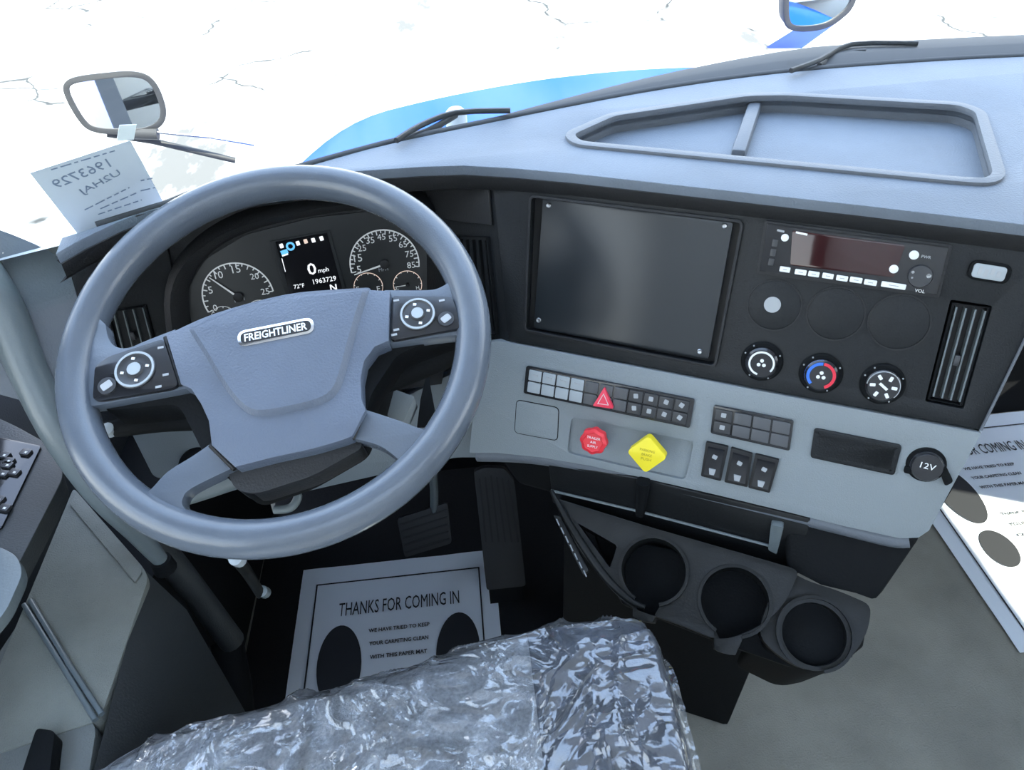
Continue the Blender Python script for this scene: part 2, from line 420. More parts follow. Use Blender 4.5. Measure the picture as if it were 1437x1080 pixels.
# ------------------------------------------------------------------ setting
bm = bmesh.new(); slab_bm(bm, FL, [(-.80, -2.0), (1.86, -2.0), (1.86, 1.2), (-.80, 1.2)], [], -.05, 0)
struct(finish(bm, 'floor', 'floor_rubber'))
g = grid('ground', [[(-60, -20, -1.25), (60, -20, -1.25)], [(-60, 120, -1.25), (60, 120, -1.25)]], 'ground'); struct(g)
def wallx(name, xa, xb, outward):
    PL = Plane((xa, 0, 0), (0, 1, 0), (0, 0, -1))
    s = PL.n.x
    outer = [(-1.2, -1.95), (.62, -1.95), (.86, -1.02), (1.25, -.70), (1.49, .25), (-1.2, .25)]
    win = [(-.80, -1.75), (.30, -1.75), (.58, -1.02), (.58, -.97), (-.80, -.97)]
    bm = bmesh.new(); slab_bm(bm, PL, outer, [rnd(win, .04)], 0, (xb - xa) * s)
    o = finish(bm, name, ['door_dark', 'cab_skin'])
    for p in o.data.polygons:
        if p.normal.x * outward > .9: p.material_index = 1
    struct(o)
    p2 = slab('window_pane', PL, rnd(win, .04), (xb - xa) * s * .45, (xb - xa) * s * .55, 'glass'); return p2
w = wallx('wall_left', -.80, -.74, -1); w.name = 'window_2'; struct(w)
w = wallx('wall_right', 1.80, 1.86, 1); w.name = 'window_3'; struct(w)
CE = Plane((0, 0, 1.95), (1, 0, 0), (0, -1, 0))
added_sky_hole = rnd([(-.62, .38), (1.1, .38), (1.1, 1.12), (-.62, 1.12)], .05)  # roof opening added, out of view, to bring daylight into the footwell
struct(slab('ceiling', CE, [(-.80, -.78), (1.86, -.78), (1.86, 1.2), (-.80, 1.2)], 0, .04, 'cab_lining', holes=[added_sky_hole]))
struct(slab('added_skylight', CE, added_sky_hole, .015, .02, 'glass'))  # pane of the added skylight
struct(box('wall_back', (-.80, -1.24, 0), (1.86, -1.2, 1.95), 'cab_lining'))
# firewall and toe board
struct(box('wall_front', (-.74, 1.50, 0), (1.80, 1.54, .76), 'body_black'))
# windshield
rows = []
for j in range(9):
    t = j / 8; rows.append([(.53 + (x - .53) * (1 - .06 * t), (base_y(x)) * (1 - t) + (min(.78, base_y(x) - .10)) * t, 1.15 - .12 * min(1, max(0, (-.42 - x) / .1)) * (1 - t) + .80 * t) for x in [-.60 + 2.42 * i / 32 for i in range(33)]])
struct(grid('window_1', rows, 'glass', thick=.005))
seal = tube('trim_1', [(x, base_y(x) + .004, 1.158) for x in [-.425 + 2.2 * i / 40 for i in range(41)]], .006, 'rubber', n=8); struct(seal)

# ------------------------------------------------------------------ dashboard
dash = thing('dashboard', 'large black and grey truck dashboard curving from the steering wheel to the passenger side', 'dashboard')
lip_px = [(78, 356), (113, 336), (165, 311), (232, 285), (320, 261), (400, 250), (465, 242), (530, 238), (590, 234), (650, 232), (720, 236), (800, 243), (900, 254), (1000, 265), (1100, 276), (1200, 287), (1320, 301), (1437, 315)]
lip = [TP.px(x, y) for x, y in lip_px]
right = [(.602, -.617), (.635, -.615), (.665, -.64), (.70, -.72), (.78, -.86), (1.0, -.88), (1.4, -.80), (1.76, -.62)]
right = [(a, b) for a, b in right]
base = [(x, -(base_y(x) - .003)) for x in [1.76 - i * (1.76 + .455) / 40 for i in range(41)]]
outer = lip + right + base
tray_px = [(800, 192), (860, 165), (1048, 137), (1100, 136), (1345, 150), (1372, 160), (1398, 248), (1385, 257), (1340, 254), (812, 203)]
tray = rnd(TP.pq(tray_px), .012, 3)
slab('top_pad', TP, outer, -.013, 0, ['top_plastic'], dash, holes=[tray], bevel=.006, seg=3)
slab('tray_wall', TP, off(tray, .003), -.03, -.004, 'pillar_grey', dash, holes=[tray])
# lip band under the edge of the pad
bm = bmesh.new(); rows = []
L2 = lip + right
for i, (a, b) in enumerate(L2):
    p = Vector((a, -b, 1.16)); q = Vector(L2[min(i + 1, len(L2) - 1)]) - Vector(L2[max(i - 1, 0)]); nn = Vector((q.y, -q.x)).normalized()
    nw = Vector((nn.x, -nn.y, 0)) ; nw = nw if nw.y < 0 or True else -nw
    inw = -Vector((nn.x, -nn.y, 0)) if Vector((nn.x, -nn.y, 0)).dot(Vector((.45, -.9, 0))) > 0 else Vector((nn.x, -nn.y, 0))
    rows.append([p + inw * .004 + Vector((0, 0, -.009)), p + inw * -.001 + Vector((0, 0, -.013)), p + inw * .001 + Vector((0, 0, -.030)), p + inw * .012 + Vector((0, 0, -.038)), p + inw * (.11 if i > 3 else .02 + .02 * i) + Vector((0, 0, -.042))])
grid('lip_band', rows, 'lip_plastic', dash)
# tray in the pad: bottom, walls, rim and divider
slab('tray_floor', TP, rnd(TP.pq(tray_px), .012, 3), -.034, -.022, 'top_plastic', dash)
slab('tray_rim', TP, off(tray, .009), -.004, .004, 'pillar_grey', dash, holes=[off(tray, -.004)], bevel=.002)
dv = rect(TP.px(1047, 176, -.01), .016, .155, 0)
a = TP.px(1062, 138, -.01); b = TP.px(1036, 214, -.01)
e = (Vector(b) - Vector(a)); pr = Vector((e.y, -e.x)).normalized() * .009
slab('tray_divider', TP, [(a[0] - pr.x, a[1] - pr.y), (a[0] + pr.x, a[1] + pr.y), (b[0] + pr.x, b[1] + pr.y), (b[0] - pr.x, b[1] - pr.y)], -.03, -.006, 'pillar_grey', dash, bevel=.004)

# centre face: black upper part with the display recess
screen_out = rnd(FC.pq([(745, 275), (1042, 311), (1003, 514), (737, 463)]), .007)
face = FC.pq([(690, 240), (1180, 292), (1437, 322)]) + [(.415, -.16), (.412, -.06)] + FC.pq([(1375, 603), (1240, 578), (1060, 544), (880, 509), (714, 477)])
vent_hole = rnd(FC.pq([(1334, 420), (1393, 429), (1352, 574), (1298, 563)]), .003)
slab('face_panel', FC, face, -.03, .0, 'face_black', dash, holes=[screen_out, vent_hole], bevel=.0015)
slab('recess_back', FC, off(screen_out, .002), -.034, -.018, 'deep_black', dash)
slab('recess_back', FC, off(vent_hole, .002), -.05, -.028, 'deep_black', dash)
slab('recess_frame', FC, off(screen_out, .002), -.001, .003, 'lip_plastic', dash, holes=[off(screen_out, -.0015)], bevel=.001)
# side of the stack, right
rt = [FC.w(.414, -.148, -.002), FC.w(.411, -.06, -.002), FC.w(*FC.px(1375, 604), -.002), FC.w(*FC.px(1335, 690), -.002), FC.w(*FC.px(1300, 748), -.002)]
dp = Vector((.10, .26, 0))
grid('stack_side', [rt, [p + Vector((-.01, .05, 0)) for p in rt], [p + Vector((-.05, .16, -.02)) for p in rt]], 'body_black', dash)
tube('edge_trim', [FC.w(.4135, -.11, .001), FC.w(.411, -.06, .001), FC.w(*FC.px(1376, 603), .001)], .0016, 'pillar_grey', dash, n=6)

# grey lower panel
grey = FC.pq([(700, 477), (880, 511), (1060, 546), (1240, 580), (1376, 606), (1352, 650), (1322, 706), (1303, 742), (1288, 752), (1262, 753), (1180, 735), (1100, 715), (1000, 691), (900, 668), (830, 652), (760, 640), (700, 634), (660, 634), (668, 560), (676, 482)])
recess_px = [(803, 583), (975, 618), (962, 672), (797, 634)]
knob_rec = rnd(FC.pq(recess_px), .008)
cubby = rnd(FC.pq([(1143, 598), (1265, 622), (1254, 664), (1137, 639)]), .004)
slab('lower_panel', FC, grey, -.03, .004, 'grey_panel', dash, holes=[knob_rec, cubby], bevel=.003, seg=3)
slab('recess_back', FC, off(knob_rec, .003), -.03, -.002, 'grey_panel', dash)
slab('cubby_frame', FC, cubby, -.001, .0065, 'face_black', dash, holes=[off(cubby, -.006)], bevel=.001)
slab('cubby_back', FC, off(cubby, .003), -.052, -.045, 'deep_black', dash)
slab('cubby_wall', FC, off(cubby, .003), -.046, -.001, 'deep_black', dash, holes=[off(cubby, -.004)])
# rolled lower edge of the grey panel
edge = [(668, 640), (715, 641), (760, 645), (830, 658), (900, 674), (1000, 698), (1100, 722), (1180, 742), (1250, 759), (1276, 760)]
tube('rolled_edge', [FC.w(*FC.px(x, y), -.008) for x, y in edge], .011, 'pillar_grey', dash, n=12, sub=4)
# blank cover left of the knobs
bl = rnd(FC.pq([(727, 560), (785, 571), (783, 616), (724, 605)]), .006)
slab('blank_cover', FC, bl, .003, .0052, 'grey_panel', dash, bevel=.0006)
slab('blank_gap', FC, off(bl, .0012), .003, .0042, 'body_black', dash, holes=[off(bl, -.0004)])
# round gauge blanks
for i, (x, y, r) in enumerate([(1086.7, 428, .0302), (1172.6, 440, .0312), (1261.5, 452, .0318)]):
    c = FC.px(x, y); lathe('gauge_blank', FC, c, [(r - .0012, -.001), (r - .0012, .0008), (r - .003, .0014), (0.0001, .0016)], 'face_black', dash, 40)
    ringo('blank_ring', FC, c, r - .0009, r + .0005, -.001, .0014, 'lip_plastic', dash)
    if i == 0:
        lathe('pale_disc', FC, FC.px(1084, 427), [(.0095, .001), (.0095, .0021), (.0001, .0021)], 'icon_grey', dash, 20)  # paler grey disc on the first blank

# wing panel and cluster surround
S1 = FC.w(*FC.px(690, 240)); S2 = FC.w(*FC.px(714, 478)); S3 = FC.w(*FC.px(700, 634))
def clp(x, y, h=0): return CL.w(*CL.px(x, y, h), h)
k1 = clp(598, 245); k2 = clp(626, 400); k3 = clp(600, 520)
grid('wing_panel', [[S1, S2 + Vector((0, .003, 0))], [S1 * .5 + k1 * .5, (S2 + k3) * .5], [k1, k3]], 'face_black', dash, sharp=20)
WG = Plane(S2, (S2 - k3), (S2 - S1))
slab('wing_cover', WG, WG.pq([(596, 262), (686, 257), (690, 316), (640, 310), (612, 306)], .003), .001, .005, 'lip_plastic', dash, bevel=.0015)
# cluster housing: plate, arched hood
slab('cluster_surround', CL, CL.pq([(70, 345), (300, 255), (610, 235), (640, 410), (620, 540), (180, 600), (130, 540), (100, 420)]), -.03, -.004, 'lip_plastic', dash)
hood_o = CL.pq([(235, 470), (232, 400), (262, 345), (330, 300), (440, 272), (560, 265), (610, 280), (622, 330), (650, 440)])
hood_i = CL.pq([(272, 470), (266, 405), (288, 362), (345, 327), (440, 303), (545, 292), (585, 302), (606, 345), (632, 430)])
bm = bmesh.new(); rows = []
for (a, b), (c, d) in zip(hood_o, hood_i):
    rows.append([CL.w(a, b, -.004), CL.w(a * .8 + c * .2, b * .8 + d * .2, .028), CL.w(a * .5 + c * .5, b * .5 + d * .5, .036), CL.w(a * .2 + c * .8, b * .2 + d * .8, .026), CL.w(c, d, -.004)])
rr = []
for j in range(5): rr.append(smooth_path([r[j] for r in rows], 4))
grid('cluster_hood', rr, 'lip_plastic', dash)
# left side panel beside the cluster with its vent
slab('side_panel', CL, rnd(CL.pq([(100, 378), (232, 330), (262, 470), (180, 520), (120, 520)]), .008), -.01, .004, 'face_black', dash, bevel=.002)
# knee panel, grey, left under the wheel
LK = aplane((-.40, .93, .80), 0, 18)
slab('knee_panel', LK, rnd(LK.pq([(180, 594), (560, 560), (640, 520), (700, 478), (712, 640), (640, 640), (420, 690), (217, 668)]), .01), -.02, .004, 'grey_panel', dash, bevel=.004)
lathe('light_switch', LK, LK.px(284, 652), [(.034, .003), (.034, .012), (.028, .016), (.0001, .016)], 'body_black', dash)

# body under the face
b0 = [FC.w(-.24, .19, -.03), FC.w(.36, .19, -.03), FC.w(.34, .12, -.24), FC.w(-.24, .12, -.24)]
b1 = [FC.w(-.16, .30, -.06), FC.w(.33, .315, -.06), FC.w(.30, .25, -.30), FC.w(-.14, .25, -.30)]
hexa('lower_body', b0, b1, 'body_black', dash, bevel=.01)
bq = FC.pq([(1100, 715), (1185, 735), (1262, 753), (1296, 752)], -.01)
bl_ = [FC.w(a, b, -.01) for a, b in bq] + [FC.w(bq[3][0], bq[3][1] - .03, -.22), FC.w(bq[0][0], bq[0][1] - .03, -.22)]
bc = CP.pq([(1100, 800), (1150, 826), (1200, 838), (1232, 850)], -.02)
bd_ = [CP.w(a, b, -.02) for a, b in bc] + [CP.w(bc[3][0] - .02, bc[3][1] - .16, -.06), CP.w(bc[0][0], bc[0][1] - .16, -.06)]
hexa('right_body', bl_, bd_, 'body_black', dash, bevel=.012, seg=3)
box_t = [FC.w(-.10, .29, -.10), FC.w(.26, .29, -.10), FC.w(.24, .25, -.35), FC.w(-.10, .25, -.35)]
hexa('pedestal', box_t, [(p.x, p.y + .06, .0) for p in box_t], 'body_black', dash, bevel=.01)
box('footwell_wall', (-.74, 1.22, .62), (1.80, 1.49, .75), 'body_black', dash)
hexa('footwell_roof', [(-.42, .98, .98), (1.79, .98, .98), (1.79, 1.24, .98), (-.30, 1.24, .98)], [(-.42, .98, .93), (1.79, .98, .93), (1.79, 1.24, .86), (-.30, 1.24, .86)], 'body_black', dash)
hexa('passenger_knee_panel', [(.72, .88, 1.13), (1.79, .97, 1.13), (1.79, 1.1, 1.13), (.72, 1.1, 1.13)], [(.76, 1.02, .93), (1.79, 1.04, .93), (1.79, 1.1, .93), (.76, 1.1, .93)], 'grey_panel', dash, bevel=.01)
# dash end cap, left, running down to the door
EL = aplane((-.50, .79, 1.10), -30, 35)
slab('end_cap', EL, rnd(EL.pq([(-120, 285), (0, 322), (50, 342), (94, 366), (112, 430), (118, 520), (60, 570), (-120, 520)]), [0, .03, .03, .02, .02, .02, 0, 0]), -.05, .0, 'pillar_grey', dash, bevel=.016, seg=5)

# ------------------------------------------------------------------ console with cup holders
con = thing('cup_holder_console', 'black console with three round cup holders below the grey switch panel', 'cup holder')
def cup_poly(c, r, notch=True):
    out = []
    for k in range(40):
        a = 2 * math.pi * k / 40; x = c[0] + r * math.cos(a); y = c[1] + r * math.sin(a)
        if notch and 70 < math.degrees(a) < 112: y += .024
        out.append((x, y))
    return out
c1 = CP.px(917, 800); c2 = CP.px(1031, 843); c3 = CP.px(1144, 889)
r1 = (Vector(CP.px(962, 806)) - Vector(CP.px(872, 796))).length / 2
r3 = (Vector(CP.px(1190, 894)) - Vector(CP.px(1098, 886))).length / 2
plate = rnd(CP.pq([(775, 697), (905, 737), (1090, 790), (1122, 800), (1100, 850), (1062, 882), (1010, 900), (950, 874), (884, 853), (852, 822), (812, 770)]), [.006, .02, .02, .01, .02, .02, .02, .03, .02, .02, .02])
bin_h = rnd(CP.pq([(810, 733), (866, 765), (856, 797)]), .004)
slab('console_plate', CP, plate, -.075, 0, 'console_black', con, holes=[cup_poly(c1, r1), cup_poly(c2, r1), bin_h], bevel=.003)
slab('bin_floor', CP, off(plate, -.004), -.09, -.07, 'deep_black', con)
for c in (c1, c2, c3): ringo('cup_rim', CP, c, r1, r1 + .004, -.004, .0028, 'console_black', con, a0=-250, a1=68)
lobe = rnd(CP.pq([(1098, 790), (1128, 812), (1180, 828), (1225, 848), (1222, 880), (1206, 912), (1180, 936), (1142, 944), (1104, 928), (1062, 892)]), [.01, .02, .02, .01, .02, .02, .02, .03, .02, .02])
slab('outer_cup_lobe', CP, lobe, -.085, -.010, 'console_black', con, holes=[cup_poly(c3, r3, False)], bevel=.003)
slab('cup_floor', CP, off(lobe, -.004), -.10, -.082, 'deep_black', con, scale0=.8)
for c in (c1, c2): lathe('cup_base', CP, c, [(r1 * .95, -.072), (r1 * .95, -.060), (r1 * .55, -.060), (r1 * .5, -.066), (.0001, -.066)], 'body_black', con)
lathe('cup_base', CP, c3, [(r1 * .95, -.085), (r1 * .95, -.070), (r1 * .55, -.070), (r1 * .5, -.076), (.0001, -.076)], 'body_black', con)
# swept edge at the left of the plate
tube('swept_edge', [CP.w(*CP.px(x, y), .002) for x, y in [(774, 688), (792, 722), (820, 768), (852, 812), (884, 842), (905, 852)]], [.003, .005, .006, .006, .005, .003], 'console_black', con, n=8, sub=4)
# bin back wall, ledge, divider, clip
BK = aplane(CAM + (CP.w(*CP.px(775, 690)) - CAM) * 1.02, 26, 4)
slab('bin_back', BK, BK.pq([(768, 648), (900, 672), (1138, 728), (1122, 806), (1085, 800), (905, 748), (775, 706)]), -.02, .0, 'bin_black', con, bevel=.003)
tube('ledge', [BK.w(*BK.px(x, y, .003), .003) for x, y in [(773, 688), (900, 718), (1090, 768)]], .0022, 'handle_grey', con, n=6)
tube('bin_divider', [BK.w(*BK.px(903, 675, .006), .006), BK.w(*BK.px(898, 722, .006), .006)], [.010, .006], 'body_black', con, n=8)
slab('wire_clip', BK, rnd(BK.pq([(1082, 735), (1100, 738), (1090, 776), (1078, 770)], .008), .003), .0, .010, 'handle_grey', con, bevel=.002)
o = slab('scratched_trim', CP, rnd(CP.pq([(776, 722), (786, 724), (826, 800), (818, 806)], -.004), .002), -.02, -.006, 'console_black', con, bevel=.002)
for k in range(7):
    t = k / 6; x = 781 + 38 * t; y = 728 + 72 * t
    tube('scratch_mark', [CP.w(*CP.px(x, y, -.0055), -.0055), CP.w(*CP.px(x + 4, y + 9, -.0055), -.0055)], .0009, 'icon_grey', con, n=5)
hexa('lobe_shell', [CP.w(*CP.px(x, y, -.03), -.03) for x, y in [(1110, 800), (1225, 850), (1216, 905), (1180, 935), (1142, 944), (1070, 900)]], [CP.w(*CP.px(x, y, -.03), -.03) + Vector((0, .03, -.15)) for x, y in [(1110, 790), (1215, 835), (1200, 880), (1165, 905), (1130, 912), (1060, 880)]], 'body_black', con, bevel=.012, seg=3)
hexa('console_shell', [CP.w(*CP.px(x, y, -.05), -.05) for x, y in [(830, 745), (1100, 800), (1225, 855), (1200, 925), (1140, 950), (1010, 905), (870, 850)]],
     [CP.w(*CP.px(x, y, -.05), -.05) + Vector((.03, .10, -.13)) for x, y in [(850, 745), (1090, 800), (1190, 850), (1170, 900), (1130, 920), (1010, 880), (890, 830)]], 'body_black', con, bevel=.01)

# ------------------------------------------------------------------ vents
def vent(pl, label, quad, n, hbase, marks=True, mslat='handle_grey', bg=True):
    v = thing('air_vent', label, 'air vent', 'air vents of the dashboard')
    q = [Vector(pl.px(x, y, hbase)) for x, y in quad]
    if bg: slab('vent_frame', pl, [tuple(p) for p in q], hbase - .012, hbase + .001, 'body_black', v, holes=[off([tuple(p) for p in q], -.003)], bevel=.0008); slab('vent_back', pl, [tuple(p) for p in q], hbase - .016, hbase - .011, 'deep_black', v)
    for k in range(n):
        t = (k + .6) / n; A = q[0].lerp(q[1], t); B = q[3].lerp(q[2], t); A2 = A.lerp(B, .04); B2 = A.lerp(B, .96)
        e = Vector((.0009, 0))
        slab('slat', pl, [tuple(A2 - e), tuple(A2 + e), tuple(B2 + e), tuple(B2 - e)], hbase - .011, hbase + .0005, mslat, v)
    A = q[0].lerp(q[1], .5).lerp(q[3].lerp(q[2], .5), .55)
    slab('vent_tab', pl, rect(tuple(A), .006, .012), hbase - .002, hbase + .005, 'dark_key', v, bevel=.001)
    return v
vent(FC, 'tall slatted air vent at the right end of the black centre panel', [(1336, 424), (1390, 431), (1350, 570), (1301, 560)], 4, -.004)
vent(CL, 'slatted air vent left of the instrument cluster, seen through the steering wheel', [(150, 437), (205, 428), (222, 492), (168, 508)], 4, .008)
vent(WG, 'dark vertical air vent between the wheel rim and the display cover', [(640, 330), (684, 332), (697, 470), (650, 470)], 5, .004, mslat='body_black')

# ------------------------------------------------------------------ display cover plate
cv = thing('display_cover_plate', 'blank black rectangular cover plate screwed into the display recess', 'cover plate')
hp = -.008
plq = rnd(FC.pq([(762, 278), (1029, 312), (994, 504), (749, 460)], hp), .004)
slab('plate', FC, plq, hp - .006, hp, 'cover_black', cv, bevel=.001)
for x, y in [(770, 288), (1017, 317), (756, 449), (982, 493)]:
    s = lathe('screw', FC, FC.px(x, y, hp), [(.0034, hp - .001), (.0034, hp + .0012), (.0026, hp + .002), (.0012, hp + .0014), (.0001, hp + .0014)], 'steel', cv, 14)

# ------------------------------------------------------------------ radio
rad = thing('car_radio', 'black car radio with white buttons and dark red display', 'radio')
body = rnd(FC.pq([(1073, 309), (1336, 343), (1317, 417), (1062, 383)]), .003)
slab('radio_frame', FC, body, -.012, .004, 'lip_plastic', rad, bevel=.0012)
slab('radio_face', FC, off(body, -.004), .003, .0062, 'gloss_black', rad, bevel=.0008)
zz = lambda x, y: (1020 + x / 3.374, 280 + y / 3.374)
slab('display', FC, rnd(FC.pq([zz(310, 145), zz(845, 215), zz(790, 368), zz(300, 310)], .006), .003), .006, .0072, 'radio_glass', rad, bevel=.0004)
for x0, x1, y in [(250, 300, 330), (322, 377, 343), (385, 438, 352), (452, 505, 361), (518, 573, 372), (582, 641, 380), (650, 710, 392), (730, 848, 406)]:
    c = FC.px(*zz((x0 + x1) / 2, y), .007); L = (Vector(FC.px(*zz(x1, y), .007)) - Vector(FC.px(*zz(x0, y), .007))).length
    slab('radio_button', FC, rnd(rect(c, L, .0058, .012), .001), .006, .0085, 'white_ink', rad, bevel=.0005)
    if L > .01: slab('button_mark', FC, rect(c, L * .4, .0009, .012), .0084, .0087, 'icon_grey', rad)
for x, y, r in [(275, 180, .0042), (886, 262, .0048), (790, 328, .0046), (880, 342, .0020), (955, 360, .0030), (876, 368, .0014)]:
    lathe('round_button', FC, FC.px(*zz(x, y), .007), [(r, .006), (r, .0085), (r * .8, .009), (.0001, .009)], 'white_ink', rad, 18)
slab('printed_mark', FC, rect(FC.px(*zz(255, 148), .0063), .008, .0022, .1), .006, .0066, 'icon_grey', rad)
slab('printed_mark', FC, rect(FC.px(*zz(354, 160), .0073), .0125, .0022, .1), .007, .0076, 'white_ink', rad)
text('printed_text', FC, 'PWR', FC.px(*zz(920, 275), .0063), FC.px(*zz(965, 281), .0063), .0063, 'icon_grey', rad)
text('printed_text', FC, 'VOL', FC.px(*zz(888, 436), .0063), FC.px(*zz(935, 443), .0063), .0063, 'white_ink', rad)
lathe('volume_dial', FC, FC.px(*zz(915, 362), .0063), [(.0125, .006), (.0125, .0075), (.0115, .009), (.0001, .009)], 'dark_key', rad, 28)
for k in range(3):
    slab('side_key', FC, rnd(rect(FC.px(*zz(228 - k * 9, 205 + k * 45), .0063), .006, .008, 0), .001), .006, .0078, 'dark_key', rad, bevel=.0005)

# small socket cover right of the radio
up = thing('usb_socket', 'small clear oval socket cover on black panel right of the radio', 'socket')
c = FC.px(1388, 381); slab('socket_housing', FC, rnd(rect(c, .040, .021, .03), .009), -.002, .004, 'body_black', up, bevel=.0012)
slab('clear_cap', FC, rnd(rect((c[0] - .001, c[1]), .031, .015, .03), .004), .003, .0065, 'pale_key', up, bevel=.001)
for k in range(4): slab('cap_mark', FC, rect((c[0] - .010 + k * .006, c[1] + (.001 if k % 2 else -.001)), .0035, .009 - k * .001, .1), .006, .0069, 'icon_grey', up)

# ------------------------------------------------------------------ climate dials
def dial(x, y, label, kind):
    d = thing('climate_dial', label, 'dial', 'row of three climate dials')
    c = FC.px(x, y, .006)
    lathe('dial_base', FC, c, [(.0245, -.001), (.0245, .002), (.0225, .004), (.0001, .004)], 'body_black', d, 36)
    lathe('knob', FC, c, [(.0192, .003), (.0188, .010), (.0165, .0125), (.0001, .0125)], 'gloss_black', d, 30)
    if kind == 0:
        ringo('knob_ring', FC, c, .0128, .0150, .0120, .0132, 'white_ink', d, a0=100, a1=395)
    if kind == 1:
        ringo('cold_arc', FC, c, .0126, .0160, .0120, .0131, 'blue_ink', d, a0=130, a1=268); ringo('hot_arc', FC, c, .0126, .0160, .0120, .0131, 'red_ink', d, a0=272, a1=425)
        ringo('cold_arc', FC, c, .0170, .0184, .0085, .0105, 'blue_ink', d, a0=150, a1=268)
    if kind == 2:
        ringo('knob_ring', FC, c, .0168, .0178, .0110, .0120, 'icon_grey', d, a0=180, a1=400)
        for a in range(6):
            q = (c[0] + .0115 * math.cos(a * 1.05), c[1] + .0115 * math.sin(a * 1.05)); slab('mode_mark', FC, rnd(rect(q, .006, .0036, a), .001), .0122, .0130, 'white_ink', d)
        slab('mode_mark', FC, rect(c, .011, .003, .6), .0122, .0130, 'white_ink', d)
    else:
        for a in range(3):
            q = (c[0] + .0035 * math.cos(a * 2.1 + .5), c[1] + .0035 * math.sin(a * 2.1 + .5)); lathe('fan_mark', FC, q, [(.0022, .0122), (.0022, .0130), (.0001, .0130)], 'white_ink', d, 10)
    for a in (200, 235, 330, 120, 60):
        q = (c[0] + .0218 * math.cos(R(a)), c[1] + .0218 * math.sin(R(a))); lathe('dial_dot', FC, q, [(.0010, .0035), (.0010, .0046), (.0001, .0046)], 'icon_grey', d, 8)
dial(1069, 508, 'round climate dial with a white ring, leftmost of the three dials', 0)
dial(1152, 525, 'round temperature dial with blue and red arcs', 1)
dial(1239, 540, 'round air mode dial covered in small white symbols', 2)

# ------------------------------------------------------------------ switch banks
def bank(label, quad, cols, style):
    b = thing('switch_bank', label, 'switch bank')
    q = [Vector(FC.px(x, y, .007)) for x, y in quad]
    fr = rnd([tuple(p) for p in q], .003); slab('bank_frame', FC, fr, .003, .0085, 'gloss_black', b, bevel=.001)
    u = lambda s, t: q[0].lerp(q[1], s).lerp(q[3].lerp(q[2], s), t)
    for r in range(2):
        for k in range(cols):
            s0 = .02 + .96 * k / cols; s1 = .02 + .96 * (k + 1) / cols; t0 = .09 + .43 * r; t1 = t0 + .38
            st = style(k, r)
            if st is None: continue
            g = (s1 - s0) * .05
            pts = [tuple(u(s0 + g, t0)), tuple(u(s1 - g, t0)), tuple(u(s1 - g, t1)), tuple(u(s0 + g, t1))]
            sw = slab('switch', FC, rnd(pts, .0012, 2), .008, .0105, st[0], b, bevel=.0006)
            if st[1]:
                c = u((s0 + s1) / 2, (t0 + t1) / 2 - .02)
                if st[1] == 1: slab('switch_icon', FC, rnd(rect(tuple(c), .0062, .0058, .2 * k), .001, 2), .0103, .0109, 'icon_grey', sw)
                else: slab('switch_icon', FC, rect(tuple(c), .008, .0022, .1), .0103, .0109, 'icon_grey', sw)
    return b, u
b1_, u1 = bank('long two-row switch bank with red hazard triangle above the red and yellow knobs', [(739, 513), (975, 560), (968, 600), (735, 551)], 11,
     lambda k, r: ('pale_key', 2 if r == 0 else 0) if k < 4 else (None if k == 5 and r > 5 else (('dark_key', 1) if k > 6 else ('mid_key', 0))))  # left four keys are pale: their sheen is put into the colour
hz = [tuple(FC.px(x, y, .014)) for x, y in [(848, 543), (861, 573), (832, 569)]]
slab('hazard_switch', FC, rnd(hz, .002), .009, .0155, 'red_key', b1_, bevel=.0012)
hi = [tuple(Vector(hz[0]).lerp((Vector(hz[0]) + Vector(hz[1]) + Vector(hz[2])) / 3, .45)), tuple(Vector(hz[1]).lerp((Vector(hz[0]) + Vector(hz[1]) + Vector(hz[2])) / 3, .45)), tuple(Vector(hz[2]).lerp((Vector(hz[0]) + Vector(hz[1]) + Vector(hz[2])) / 3, .45))]
slab('hazard_mark', FC, hi, .0154, .0160, 'white_ink', b1_, holes=[off(hi, -.0012)])
bank('short two-row switch bank right of the long one', [(1002, 568), (1114, 590), (1108, 632), (997, 607)], 4, lambda k, r: ('dark_key', 1) if k == 0 else ('mid_key', 0))
zy = lambda x, y: (960 + x / 3.266, 540 + y / 3.266)
for i, (qq, lab) in enumerate([([(101, 262), (203, 285), (168, 442), (76, 418)], 'left black rocker switch of the trio under the short switch bank'),
                       ([(216, 288), (314, 318), (290, 470), (184, 446)], 'middle black rocker switch of the trio under the short switch bank'),
                       ([(326, 318), (436, 345), (392, 496), (294, 472)], 'right black rocker switch of the trio under the short switch bank')]):
    t = thing('rocker_switch', lab, 'switch', 'trio of rocker switches')
    q = [Vector(FC.px(*zy(x, y), .010)) for x, y in qq]
    u = lambda s, t_: q[0].lerp(q[1], s).lerp(q[3].lerp(q[2], s), t_)
    slab('switch_base', FC, rnd([tuple(p) for p in q], .0015, 2), .003, .0095, 'deep_black', t, bevel=.0008)
    P = lambda s, t_, h: FC.w(*u(s, t_), h)
    bm = bmesh.new()
    prof = [(.10, .009), (.12, .013), (.5, .0105), (.88, .014), (.92, .009)]
    A = [bm.verts.new(P(.12, a, h)) for a, h in prof]; B = [bm.verts.new(P(.88, a, h)) for a, h in prof]
    for k in range(4): bm.faces.new((A[k], B[k], B[k + 1], A[k + 1]))
    bm.faces.new(A); bm.faces.new(B[::-1]); bm.faces.new((A[0], A[4], B[4], B[0]))
    finish(bm, 'rocker', 'gloss_black', t)
    slab('rocker_mark', FC, rnd(rect(tuple(u(.5, .34)), .0060, .0052, .3), .001, 2), .0110, .0130, 'icon_grey', t)
    slab('rocker_mark', FC, [tuple(u(.34, .68)), tuple(u(.66, .68)), tuple(u(.62, .84)), tuple(u(.40, .84))], .0115, .0146, 'icon_grey', t)
